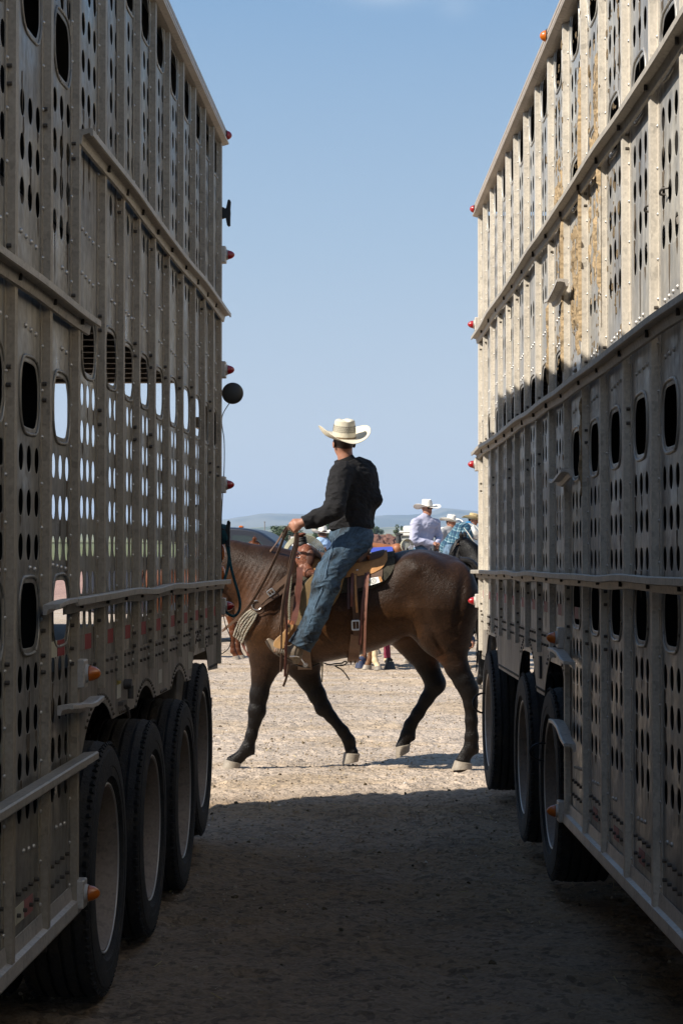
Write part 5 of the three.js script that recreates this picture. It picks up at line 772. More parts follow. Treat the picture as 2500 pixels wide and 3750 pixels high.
// ---- the rider
{
  const j = { head: Q(1258, 1622, .0), neck: Q(1268, 1694, .0), chest: Q(1292, 1770, 0), pelvis: Q(1290, 1955, 0), shL: Q(1245, 1742, .17), elL: Q(1226, 1866, .33), wrL: Q(1113, 1913, .36), shR: Q(1336, 1738, -.10), elR: Q(1367, 1829, -.03), wrR: Q(1288, 1905, -.24), hipL: Q(1296, 1985, .10), knL: Q(1195, 2138, .40), anL: Q(1092, 2380, .43), hipR: Q(1296, 1985, -.10), knR: Q(1195, 2138, -.40), anR: Q(1092, 2380, -.43) };
  const up = V(.04, .97, .22).normalize(), fw = V(-.30, .2, -.93); fw.addScaledVector(up, -fw.dot(up)).normalize();
  const th = .92, er = new THREE.Euler(0, th, 0), crease = folds(.012, 7, 13, 7, 3.3), fine = folds(.005, 22, 34, 22, 8.1);
  const shirtFold = (x, y, z) => { const ar = sstep(hx(1250), hx(1200), x); return crease(x + y * .4, y * .8 - x * .5, z) * (.55 + .8 * ar) + fine(x + y * .3, y, z); };
  const dirF = j.wrL.clone().sub(j.elL).normalize();
  const t = person({
    label: 'person in black shirt, jeans and woven straw hat riding the bay horse', j, headUp: up, headFwd: fw, cell: .008, bodyCell: .0062, clothCell: .0066,
    hands: [handField(Q(1106, 1913, .36), V(-.82, -.42, -.1).normalize(), V(.05, -.25, -1), 1.15, -1, .98), handField(Q(1288, 1905, -.24), V(-.8, -.4, -.2).normalize(), V(0, -.3, 1), 1.1, 1, .98)],
    shirtM: M.blackShirt, shirt: [[ell(Q(1296, 1790, 0), .178, .20, .118, er), 0], [ell(Q(1294, 1885, 0), .168, .17, .130, er), .08], [ell(Q(1288, 1928, 0), .158, .08, .145, er), .05], [cap(Q(1254, 1728, .12), Q(1330, 1732, -.10), .076, .076), .07], [cap(Q(1275, 1706, .0), Q(1325, 1725, -.05), .055, .07), .07], [cap(Q(1266, 1700, .0), Q(1272, 1720, .0), .07, .09), .05], [cap(Q(1318, 1750, .02), Q(1330, 1810, .0), .07, .07), .07],
      [cap(j.shL, j.elL, .078, .066), .045], [cap(j.elL, Q(1165, 1896, .35), .064, .052), .02], [cap(Q(1165, 1896, .35), Q(1104, 1916, .36), .052, .040), .015], [cap(j.shR, j.elR, .075, .055), .05], [cap(j.elR, j.wrR, .054, .045), .02]],
    shirtFold, shirtCuts: [[Q(1110, 1914, .36), dirF, .2], [Q(1262, 1692, .0), V(-.35, .93, .1).normalize(), .13], [Q(1290, 1940, 0), V(.05, -1, 0), .4]],
    jeans: [[ell(Q(1286, 1962, 0), .150, .10, .165, er), 0], [ell(Q(1300, 1985, .06), .105, .085, .105), .05], [ell(Q(1300, 1985, -.06), .105, .085, .105), .05], ...[1, -1].flatMap(s => [[cap(Q(1285, 1985, .11 * s), Q(1205, 2100, .36 * s), .112, .092), .06], [cap(Q(1205, 2100, .36 * s), Q(1193, 2145, .40 * s), .090, .086), .03], [cap(Q(1193, 2145, .40 * s), Q(1160, 2252, .425 * s), .086, .077), .02], [cap(Q(1160, 2252, .425 * s), Q(1086, 2392, .43 * s), .078, .071), .02]])],
    jeansFold: (x, y, z) => { const py = 2060 - (y - 1.5) * HS; return folds(.016, 9, 22, 9, 5.2)(x - y * .5, y, z) * (.25 + .8 * Math.exp(-(((py - 2140) / 38) ** 2)) + .8 * sstep(2270, 2350, py) + .5 * Math.exp(-(((py - 2020) / 40) ** 2))) + fine(x, y * .7, z) * .6; },
    jeansCuts: [[Q(1097, 2370, .43), V(-.46, -.89, 0), .2], [Q(1097, 2370, -.43), V(-.46, -.89, 0), .2]],
  });
  faceFeatures(t, j, up, fw);
  // collar, seams, belt, cuff
  const col = new THREE.LatheGeometry([[.082, -.022], [.072, .016], [.068, .034], [.071, .036], [.078, .018], [.092, -.018]].map(p => new THREE.Vector2(...p)), 40).rotateX(.10).rotateZ(.36).scale(1.0, 1.05, 1).translate(...Q(1263, 1694, 0)); part('collar', metric(col), M.blackShirt, t);
  part('seam', [tube([Q(1262, 1716, .21), Q(1268, 1736, .215), Q(1276, 1752, .20), Q(1281, 1772, .165)], .003, 16, 5)], cloth(.03, .03, .032), t);
  part('belt', metric(new THREE.TorusGeometry(1, .12, 8, 48).rotateX(Math.PI / 2).scale(.138, .10, .140).rotateY(th).translate(...Q(1284, 1936, 0))), M.lthRed, t);
  part('trouser_seam', tube([Q(1222, 1972, .235), Q(1212, 2010, .345), Q(1202, 2060, .43), Q(1190, 2110, .487), Q(1180, 2150, .493), Q(1160, 2200, .500), Q(1142, 2256, .502), Q(1118, 2310, .503), Q(1096, 2350, .503)], .0028, 60, 5), M.denimLt, t);
  part('pocket', strap([Q(1264, 1940, .20), Q(1259, 1975, .21), Q(1262, 1990, .205), Q(1284, 2012, .185)], .006, .003, 20, zN), M.denimLt, t);
  // boots and spurs
  for (const s of [1, -1]) { const b = [[cap(Q(1100, 2345, .43 * s), Q(1083, 2392, .43 * s), .052, .046, .85), 0], [cap(Q(1080, 2396, .43 * s), Q(1015, 2372, .43 * s), .042, .037, .9), .03], [cap(Q(1015, 2372, .43 * s), Q(984, 2345, .43 * s), .037, .017, 1), .02], [cap(Q(1090, 2406, .43 * s), Q(1083, 2419, .43 * s), .028, .026, .9), .008]]; const bt = part('boot', nets(uni(b), Q(950, 2450, .43 * s - .08), Q(1145, 2310, .43 * s + .08), .006), M.boot, t);
    part('boot_sole', metric(new THREE.TubeGeometry(new THREE.CatmullRomCurve3([Q(1086, 2424, .43 * s), Q(1062, 2412, .43 * s), Q(1018, 2394, .43 * s), Q(988, 2364, .43 * s), Q(977, 2344, .43 * s)]), 24, .016, 8, false).scale(1, 1, 1)), lth(.05, .035, .025), bt);
    const sp = part('spur', [tube([Q(1060, 2404, (.43 + .05) * s), Q(1090, 2404, (.43 + .042) * s), Q(1100, 2410, .43 * s)], .005, 14, 6), tube([Q(1100, 2410, .43 * s), Q(1110, 2424, .43 * s), Q(1117, 2434, .43 * s)], .005, 10, 6)], M.silver, t); const rw = []; const c = Q(1118, 2436, .43 * s); for (let i = 0; i < 14; i++) { const a = i / 14 * 6.283; rw.push(cyl(.0006, .0025, .018, 5).translate(0, .013, 0).rotateZ(a).translate(c.x, c.y, c.z)); } part('spur_rowel', rw, M.silver, sp); }
  part('ring', metric(new THREE.TorusGeometry(.0105, .0022, 6, 20).rotateY(Math.PI / 2).rotateZ(.5).translate(...Q(1074, 1941, .345))), M.silver, t);
  const hp = j.head.clone().addScaledVector(up, .040).addScaledVector(fw, -.004);
  addHat(t, hp, up, fw, { a: .086, b: .100, h: .138, br: .112, curl: .084, droop: -.004, backDroop: .012 }, M.straw, lth(.20, .13, .06), true);
}

// ------------------------------------------------------------------ background: hills, trees, rocks
{
  const hill = (name, d, w, prof, depth, col, col2, seed, label) => { // prof: [px, py] crest line
    const NX = 260, NZ = 36, pos = [], c = [], idx = []; const at = px => { if (px <= prof[0][0]) return prof[0][1]; for (let i = 0; i < prof.length - 1; i++) if (px <= prof[i + 1][0]) { const t = sstep(0, 1, (px - prof[i][0]) / (prof[i + 1][0] - prof[i][0])); return lerp(prof[i][1], prof[i + 1][1], lerp((px - prof[i][0]) / (prof[i + 1][0] - prof[i][0]), t, .5)); } return prof[prof.length - 1][1]; };
    for (let j = 0; j <= NZ; j++) for (let i = 0; i <= NX; i++) {
      const x = (i / NX * 2 - 1) * w, v = j / NZ, z = -d + (1 - v * 1.4) * depth, px = 1250 + x / d * F, H = (2060 - at(px)) / F * d + 1.5, k = Math.sin(Math.min(1, v / .72) * Math.PI / 2) * (v > .72 ? Math.cos((v - .72) / .28 * 1.2) : 1);
      const n = fbm(x / d * 26 + seed, v * 5 + seed, seed, 5), gl = Math.abs(fbm(x / d * 40 + v * 2, v * 2.2, seed + 3, 4) - .5) * 2; const y = H * (k * (.93 + .07) + (.22 * (n - .5) - .12 * (1 - gl)) * Math.sin(Math.min(1, v / .72) * Math.PI) + .05 * (fbm(x / d * 120, v, seed, 3) - .5) * (v > .5 ? 1 : .2)); pos.push(x, Math.max(y, -6), z);
      const t = sstep(.44, .60, fbm(x / d * 60, v * 12, seed + 8, 4)); c.push(...col.map((q, m) => lerp(q, col2[m], t)));
    }
    for (let j = 0; j < NZ; j++) for (let i = 0; i < NX; i++) { const a = j * (NX + 1) + i; idx.push(a, a + 1, a + NX + 1, a + 1, a + NX + 2, a + NX + 1); }
    const g = new THREE.BufferGeometry(); g.setAttribute('position', new THREE.Float32BufferAttribute(pos, 3)); g.setAttribute('color', new THREE.Float32BufferAttribute(c, 3)); g.setIndex(idx); g.computeVertexNormals(); tag(part(name, g, mat(1, 1, 1, { vertexColors: true, roughness: 1 })), label, null, null, 'structure');
  };
  hill('hills', 7200, 5200, [[-4000, 1930], [-1200, 1890], [300, 1905], [640, 1925], [830, 1902], [900, 1890], [990, 1879], [1090, 1880], [1200, 1884], [1360, 1889], [1470, 1886], [1560, 1880], [1595, 1868], [1625, 1859], [1660, 1863], [1720, 1872], [1780, 1868], [2200, 1900], [3400, 1880], [6500, 1930]], 2600, [.17, .175, .13], [.06, .085, .065], 3.3, 'long low hazy range of hills on the horizon');
  hill('hills', 3600, 2600, [[-4000, 1960], [-500, 1938], [700, 1948], [830, 1944], [960, 1930], [1080, 1921], [1180, 1926], [1330, 1935], [1450, 1929], [1580, 1938], [1700, 1930], [1900, 1940], [4000, 1950], [6500, 1965]], 1300, [.20, .20, .12], [.07, .10, .06], 9.1, 'nearer sage covered foothills below the long range');
  // far meadow beyond the yard
  { const g = new THREE.PlaneGeometry(5200, 2600, 60, 40).rotateX(-Math.PI / 2).translate(0, 0, -1700), p = g.attributes.position; for (let i = 0; i < p.count; i++) { const d = -p.getZ(i); p.setY(i, 5.2 + (d - 400) * .0118 + (fbm(p.getX(i) * .004, d * .004, 2, 3) - .5) * .012 * d); } g.computeVertexNormals(); tag(part('meadow', metric(g, .02), mat(.21, .22, .10, { roughness: 1, map: T.soil })), 'pale green grassland beyond the dirt yard', null, null, 'structure'); }
  const tree = (px, py, d, h, w, seed, label, grp) => {
    const b = P(px, py, d), y0 = b.y, t = thing('tree', label, 'tree', grp), r = mulberry(seed); t.position.set(b.x, y0, b.z);
    part('trunk', [taper([V(0, -h * .4, 0), V(.03 * h, h * .2, 0), V(0, h * .55, 0)], .045 * h, .02 * h, 8, 6), ...[0, 1, 2].map(i => taper([V(0, h * .2, 0), V((i - 1) * w * .3, h * .5, (i - 1) * .1 * w)], .02 * h, .008 * h, 6, 5))], mat(.12, .09, .06), t);
    const leaf = [], cl = []; for (let i = 0; i < 14; i++) { const a = r() * 6.28, q = Math.sqrt(r()); cl.push([Math.cos(a) * q * w * .42, h * (.25 + .62 * r()), Math.sin(a) * q * w * .42, w * (.13 + .12 * r())]); }
    const P3 = [], N3 = []; for (const [cx, cy, cz, cr] of cl) for (let k = 0; k < 130; k++) { const v = V(r() - .5, r() - .5, r() - .5).normalize().multiplyScalar(cr * Math.pow(r(), .4)).add(V(cx, cy, cz)), s = w * .028 * (.6 + r()); const u1 = V(r() - .5, r() - .5, r() - .5).normalize(), u2 = V(r() - .5, r() - .5, r() - .5).cross(u1).normalize(); P3.push(v.clone().addScaledVector(u1, s), v.clone().addScaledVector(u2, s), v.clone().addScaledVector(u1, -s), v.clone().addScaledVector(u1, s), v.clone().addScaledVector(u1, -s), v.clone().addScaledVector(u2, -s)); }
    const g = new THREE.BufferGeometry().setFromPoints(P3); g.computeVertexNormals(); part('crown', metric(g), mat(.060, .095, .040, { roughness: .8, transmission: .2, thickness: 0 }), t); return t;
  };
  tree(1012, 2000, 190, 1.7, 1.3, 5, 'small green bush standing alone behind the fence, left of the saddle horn'); tree(1045, 1990, 240, 2.2, 3.6, 6, 'broad dark green bush just right of the lone small bush'); tree(1200, 1990, 260, 3.2, 4.2, 7, 'dark green tree behind the white hat near the hand of the rider'); tree(1462, 1998, 130, 1.5, .8, 9, 'green tree beside the red dirt pile and the grey trailer'); tree(1376, 1975, 420, 3, 3.6, 12, 'far green tree behind the red dirt pile');
  // red rock and dirt pile
  { const t = thing('rock_pile', 'pile of red rocks and dirt behind the saddle of the bay horse', 'rock pile'), r = mulberry(31), D = 150, rk = mat(.42, .215, .165, { roughness: 1, map: T.soil, bumpMap: T.soilB, bumpScale: .2 }); const gs = new THREE.IcosahedronGeometry(1, 3);
    for (let i = 0; i < 26; i++) { const px = 1338 + 150 * (i / 26) + 8 * (r() - .5), top = 1962 + 26 * Math.pow(Math.abs((px - 1400) / 95), 1.6) + 10 * r(), s = .45 + .35 * r(), c = P(px, top + s * F / D * .8, D + (r() - .5) * 2); const g = gs.clone(), p = g.attributes.position; for (let k = 0; k < p.count; k++) { const v = V(p.getX(k), p.getY(k), p.getZ(k)), q = 1 + .7 * (fbm(v.x * 1.3 + i * 3, v.y * 1.3, v.z * 1.3 + i, 4) - .5) + .25 * (vnoise(v.x * 6 + i, v.y * 6, v.z * 6) - .5); p.setXYZ(k, c.x + v.x * q * s, c.y + v.y * q * s * 1.1, c.z + v.z * q * s); } g.computeVertexNormals(); part('rock', metric(g), rk, t); }
    const m = new THREE.SphereGeometry(1, 30, 16, 0, 6.3, 0, 1.57), p = m.attributes.position, c = P(1405, 2090, D + 1); for (let k = 0; k < p.count; k++) p.setXYZ(k, c.x + p.getX(k) * 2.2 * (1 + .3 * vnoise(p.getX(k) * 4 + 3, p.getY(k) * 4, 1)), c.y + p.getY(k) * 2.1 * (.8 + .5 * vnoise(p.getX(k) * 5 + 9, p.getZ(k) * 5, 1)), c.z + p.getZ(k) * 2); m.computeVertexNormals(); part('dirt_mound', metric(m), rk, t); }
}
// ------------------------------------------------------------------ vehicles and yard things behind
{
  // dark pickup
  const t = thing('pickup_truck', 'dark blue pickup truck parked behind the chestnut horse at the left post', 'pickup truck'), D = 38, o = P(905, 2060, D); t.position.set(o.x, groundY(o.x, -D), -D); t.rotation.y = -.12;
  const paint = mat(.012, .016, .028, { roughness: .5, clearcoat: .25, clearcoatRoughness: .2 }), glass = mat(.05, .07, .075, { roughness: .05, transmission: .4, thickness: 0 });
  const body = new THREE.Shape([[-2.9, .55], [-2.9, 1.28], [-.9, 1.30], [1.05, 1.33], [2.35, 1.22], [2.62, 1.0], [2.66, .55], [2.2, .5], [-2.6, .5]].map(p => new THREE.Vector2(...p))); part('body', metric(new THREE.ExtrudeGeometry(body, { depth: 1.8, bevelEnabled: true, bevelSize: .07, bevelThickness: .09, bevelSegments: 3 }).translate(0, .1, -.9)), paint, t);
  const cab = new THREE.Shape(); cab.moveTo(-1.15, 1.30); cab.lineTo(-.98, 1.86); cab.quadraticCurveTo(-.8, 2.0, -.2, 2.01); cab.quadraticCurveTo(.25, 2.0, .42, 1.9); cab.quadraticCurveTo(.8, 1.66, 1.12, 1.34); const cabP = part('cab', metric(new THREE.ExtrudeGeometry(cab, { depth: 1.5, bevelEnabled: true, bevelSize: .05, bevelThickness: .12, bevelSegments: 4 }).translate(0, .1, -.75)), paint, t);
  const win = pts => { const s = new THREE.Shape(pts.map(p => new THREE.Vector2(...p))); return s; };
  for (const s of [1, -1]) { for (const w of [[[-.98, 1.38], [-.86, 1.84], [-.70, 1.9], [-.22, 1.91], [-.22, 1.38]], [[-.14, 1.38], [-.14, 1.91], [.18, 1.90], [.36, 1.82], [.86, 1.38]]]) part('window', metric(new THREE.ExtrudeGeometry(win(w), { depth: .006, bevelEnabled: false }).translate(0, .1, s > 0 ? .871 : -.877)), glass, cabP); part('mirror', rbx(.12, .2, .16, .04, .78, 1.52, s * .98), paint, t); }
  part('windscreen', metric(new THREE.BoxGeometry(.012, .66, 1.4).rotateZ(.86).translate(.80, 1.75, 0)), glass, cabP); part('roof_lamp', rbx(.08, .04, .14, .015, -.05, 2.175, .35), M.amber, cabP);
  for (const x of [-1.75, 1.75]) for (const s of [1, -1]) { const w = new THREE.Group(); w.name = 'wheel'; w.position.set(x, .40, s * .82); t.add(w); part('tyre', metric(new THREE.TorusGeometry(.30, .105, 12, 32)), M.tyre, w); part('rim', metric(cyl(.22, .22, .16, 20).rotateX(Math.PI / 2)), M.silver, w); }
  // grey stock trailer with a white roof; camper top
  const bt = thing('horse_trailer', 'grey metal horse trailer with a white roof beside the man in the lavender shirt', 'horse trailer'), D2 = 52, q = P(1512, 2060, D2); bt.position.set(q.x, groundY(q.x, -D2), -D2); bt.rotation.y = -.10;
  part('side_panel', bx(.62, 2.0, 4.2, 0, 1.25, -2), mat(.30, .31, .28, { metalness: .3, roughness: .5, map: T.dust }), bt); for (let i = 0; i < 4; i++) part('slat', bx(.66, .05, .03, 0, .9 + .4 * i, .13), mat(.42, .42, .38), bt); part('corner_post', [bx(.05, 2.02, .05, -.32, 1.25, .13), bx(.05, 2.02, .05, .32, 1.25, .13)], mat(.4, .4, .37), bt);
  part('roof', [rbx(.68, .07, 4.3, .02, 0, 2.23, -2), rbx(.70, .05, 4.3, .02, 0, 2.30, -2), rbx(.52, .16, 4.1, .06, .0, 2.38, -2)], mat(.72, .70, .64, { roughness: .5 }), bt); for (const x of [-.33, .33]) for (const z of [-1.6, -2.5]) { const w = new THREE.Group(); w.name = 'wheel'; w.position.set(x, .33, z); bt.add(w); part('tyre', metric(new THREE.TorusGeometry(.24, .09, 10, 24).rotateY(Math.PI / 2)), M.tyre, w); part('rim', metric(cyl(.17, .17, .1, 16).rotateZ(Math.PI / 2)), M.silver, w); } part('drawbar', bx(.08, .08, 1.4, 0, .5, .7), M.steel, bt);
  const cp = thing('camper_van', 'white roofed camper van behind the man in the grey shirt', 'camper van'), D3 = 60, q3 = P(1622, 2060, D3); cp.position.set(q3.x, groundY(q3.x, -D3), -D3); part('body', rbx(1.5, 1.9, 4, .15, 0, 1.35, -1), mat(.25, .28, .30, { roughness: .4 }), cp); part('roof', rbx(1.42, .26, 3.9, .1, 0, 2.42, -1), mat(.75, .73, .68), cp); part('window', rbx(1.0, .4, .03, .01, 0, 1.8, 1.01), M.black, cp); for (const x of [-.65, .65]) { const w = new THREE.Group(); w.name = 'wheel'; w.position.set(x, .36, .2); cp.add(w); part('tyre', metric(new THREE.TorusGeometry(.26, .10, 10, 24).rotateY(Math.PI / 2)), M.tyre, w); part('rim', metric(cyl(.18, .18, .1, 16).rotateZ(Math.PI / 2)), M.silver, w); }
  // pale tank, wooden posts, antenna pole, white sign board
  const tk = thing('water_tank', 'long pale water tank lying behind the mane of the bay horse', 'water tank'), D4 = 70, q4 = P(1075, 2018, D4); part('tank_body', metric(new THREE.CapsuleGeometry(.30, 1.1, 10, 24).rotateZ(Math.PI / 2).translate(q4.x, q4.y, q4.z)), mat(.66, .64, .60, { roughness: .4 }), tk); part('leg', [bx(.08, 1.3, .3, q4.x - .4, q4.y - .8, q4.z), bx(.08, 1.3, .3, q4.x + .4, q4.y - .8, q4.z)], M.steel, tk);
  const post = (px, top, w, d, label) => { const a = P(px, top, d), g = groundY(a.x, -d), t = thing('fence_post', label, 'fence post'); part('post', cyl(w, w * 1.1, a.y - g + .1, 10, a.x, (a.y + g) / 2, a.z), mat(.09, .075, .06, { map: T.dust }), t); part('wire', tube([a.clone().add(V(-.02, -.05, w)), a.clone().add(V(w, .04, 0)), a.clone().add(V(w * .6, .08, -.02))], .006, 8, 5), M.steel, t); };
  post(986, 2004, .17, 62, 'thick dark wooden post behind the mane of the bay horse'); post(1012, 2010, .06, 64, 'thin dark wooden post just right of the thick one'); post(1063, 1965, .07, 75, 'tall dark post left of the saddle horn');
  const an = thing('antenna_pole', 'thin tall pole rising into the sky left of the reins', 'pole'), pa = P(969, 1912, 80), ga = groundY(pa.x, -80); part('pole', cyl(.02, .03, pa.y - ga, 6, pa.x, (pa.y + ga) / 2, pa.z), mat(.22, .22, .22), an); part('pole_cap', new THREE.SphereGeometry(.03, 8, 6).translate(pa.x, pa.y, pa.z), mat(.2, .2, .2), an);
  const sg = thing('sign_board', 'small white board fixed by the tall post left of the saddle horn', 'sign'), sp = P(1073, 1976, 74); part('board', rbx(.18, .22, .02, .004, sp.x, sp.y, sp.z), mat(.75, .74, .70), sg); part('stake', cyl(.02, .02, 1.6, 8, sp.x, sp.y - .9, sp.z - .03), M.wood, sg);
}
// ------------------------------------------------------------------ horses behind
const flat = (c, pts) => (x, y, z) => { const n = fbm(x * 4, y * 4, z * 4, 3), py = 2818 - y * HS, leg = sstep(2520, 2620, py); return c.map((v, i) => lerp(v, pts[i], leg) * (.75 + .5 * n)); };
const put = (h, px, d, yaw, local = 0) => { const o = P(px, 2060, d); h.rotation.y = yaw; const lx = (local - 1250) / HS; h.position.set(o.x - Math.cos(yaw) * lx, groundY(o.x, -d), -d + Math.sin(yaw) * lx); return h; };
const chestnutHair = mat(.13, .05, .02);
const hChest = makeHorse('horse', LEGS_STAND, 'up', .017, flat([.20, .075, .028], [.17, .065, .026]), chestnutHair, 'chestnut horse whose ears show above the neck of the bay horse, at the left post', null, { locks: 60, seed: 21, tailN: 50 }); hChest.scale.setScalar(.95); put(hChest, 945, 31, Math.PI * .96, 815);
const hA = makeHorse('horse', LEGS_STAND, 'low', .017, flat([.22, .095, .04], [.30, .17, .09]), M.hair, 'chestnut horse with a navy bell boot, legs seen below the belly of the bay', null, { locks: 50, seed: 22, tailN: 50 }); put(hA, 1334, 28.2, Math.PI * .15, 955);
const hB = makeHorse('horse', LEGS_STAND, 'low', .017, flat([.05, .035, .025], [.02, .017, .015]), M.hair, 'dark brown horse carrying the man in the lavender shirt', null, { locks: 50, seed: 23, tailN: 50 }); put(hB, 1535, 32, Math.PI * .78, 1190);
const hC = makeHorse('horse', LEGS_STAND, 'up', .015, flat([.008, .0075, .0075], [.006, .006, .006]), M.hair, 'black horse with a long shaggy mane at the edge of the right trailer', null, { locks: 260, seed: 24, tailN: 40, maneSide: 1, maneLen: .26 }); put(hC, 1672, 24, -.42, 812); hC.scale.setScalar(.93);
{ const r = mulberry(61), g = []; for (let i = 0; i < 60; i++) { const s = (r() - .5) * .16; g.push(taper([V(hx(826), hy(1862), s * .3), V(hx(806), hy(1866), s), V(hx(788 - 14 * r()), hy(1920), s * 1.6), V(hx(772 - 22 * r()), hy(1960 + 50 * r()), s * 1.9)], .008, .002, 8, 4)); } part('forelock', g, M.hair, hC); part('brow_band', tube([V(hx(812), hy(1890), .105), V(hx(778), hy(1904), .07), V(hx(770), hy(1908), 0), V(hx(778), hy(1904), -.07), V(hx(812), hy(1890), -.105)], .008, 20, 6), M.lthRein, hC); }
const mk2 = (src, name, label) => { const c = src.clone(); c.name = numbered(name); scene.add(c); c.userData = { label, category: 'horse' }; return c; };
put(mk2(hB, 'horse', 'dark horse carrying the man in the grey shirt'), 1642, 38, Math.PI * .8, 1190); put(mk2(hB, 'horse', 'dark horse carrying the man in the blue shirt and tan hat, beside the right trailer'), 1722, 38.6, Math.PI * .76, 1190); put(mk2(hA, 'horse', 'chestnut horse carrying the man in the pale blue shirt behind the saddle horn'), 1180, 36, Math.PI * .55, 1190); put(mk2(hB, 'horse', 'dark horse under the man in the plaid shirt'), 1655, 30, Math.PI * .85, 1190);
{
  // wraps and bell boots on the legs that show below the belly of the bay horse
  // cream horse whose lower legs show
  const hD = mk2(hA, 'horse', 'buckskin horse with cream legs seen under the belly of the bay horse'); hD.traverse(o => { if (o.isMesh && o.name === 'body') { o.material = mat(1, 1, 1, { vertexColors: true, roughness: .6 }); const c = o.geometry = o.geometry.clone(), col = c.attributes.color = c.attributes.color.clone(); for (let i = 0; i < col.count; i++) { const k = col.getX(i) / .24; col.setXYZ(i, .52 * k, .40 * k, .24 * k); } } }); hD.scale.setScalar(.93); put(hD, 1412, 28, Math.PI * .8, 955);
  scene.updateMatrixWorld(true); const lp = (h, k, i) => { const q = LEGS_STAND[k].j[i]; return V(hx(q[0]), hy(q[1]), LEGS_STAND[k].z).applyMatrix4(h.matrixWorld); };
  const seg = (par, n, m, a, b, ra, rb) => { const d = b.clone().sub(a), g = metric(cyl(rb, ra, d.length(), 18).translate(0, d.length() / 2, 0)); g.applyQuaternion(new THREE.Quaternion().setFromUnitVectors(Y, d.clone().normalize())); return part(n, g.translate(a.x, a.y, a.z), m, par); };
  const boot = (t, h, k, m) => { const f = lp(h, k, 7), c = lp(h, k, 9); seg(t, 'boot_collar', m, c.clone().add(V(0, .05, 0)), f.clone().add(V(0, .0, 0)), .058, .052); seg(t, 'boot_bell', m, c.clone().add(V(0, -.045, 0)), c.clone().add(V(0, .055, 0)), .088, .058); };
  const w2 = thing('leg_wrap', 'navy bell boot on a foreleg of the chestnut horse, left of the maroon wrap', 'leg wrap'); boot(w2, hA, 'of', mat(.018, .028, .07));
  const kr = lp(hD, 'nf', 9).x > lp(hD, 'of', 9).x ? 'nf' : 'of', w1 = thing('leg_wrap', 'maroon leg wrap above a black bell boot below the belly of the bay horse', 'leg wrap'); seg(w1, 'wrap', mat(.16, .012, .035, { roughness: .9 }), lp(hD, kr, 7).add(V(0, .03, 0)), lp(hD, kr, 4).add(V(0, -.03, 0)), .050, .046); boot(w1, hD, kr, M.black);
  // saddles of the horses behind
  const sad = (px, py, d, label, blue) => { const t = thing('western_saddle', label, 'saddle'), c = P(px, py, d), L = [[cap(c.clone().add(V(-.24, .06, 0)), c.clone().add(V(.2, .02, 0)), .10, .09), 0], [cap(c.clone().add(V(-.24, .10, .12)), c.clone().add(V(-.24, .10, -.12)), .05, .05), .06], [cap(c.clone().add(V(.2, .06, .1)), c.clone().add(V(.2, .06, -.1)), .075, .075), .05]]; part('seat', nets(uni(L), c.clone().addScalar(-.5), c.clone().addScalar(.5), .014), lth(.33, .125, .05), t); part('horn', [metric(cyl(.035, .04, .14, 12, c.x + .215, c.y + .18, c.z)), metric(cyl(.055, .05, .03, 14, c.x + .225, c.y + .26, c.z))], M.rubberWrap, t); if (blue) part('blanket', metric(new THREE.CylinderGeometry(.34, .36, .62, 24, 1, true, -1.4, 2.8).rotateX(-Math.PI / 2).rotateZ(0).rotateY(Math.PI / 2).translate(c.x - .18, c.y - .26, c.z)), mat(.04, .07, .36, { roughness: .9 }), t); part('rope_coil', [0, 1, 2, 3].map(i => metric(new THREE.TorusGeometry(.075 + .006 * i, .007, 6, 28).rotateY(.5).translate(c.x + .30 + .01 * i, c.y + .10, c.z + .1 + .02 * i))), M.rope, t); };
  sad(1402, 2026, 27.6, 'orange brown saddle with black wrapped horn and blue blanket just behind the bay horse', true);
}
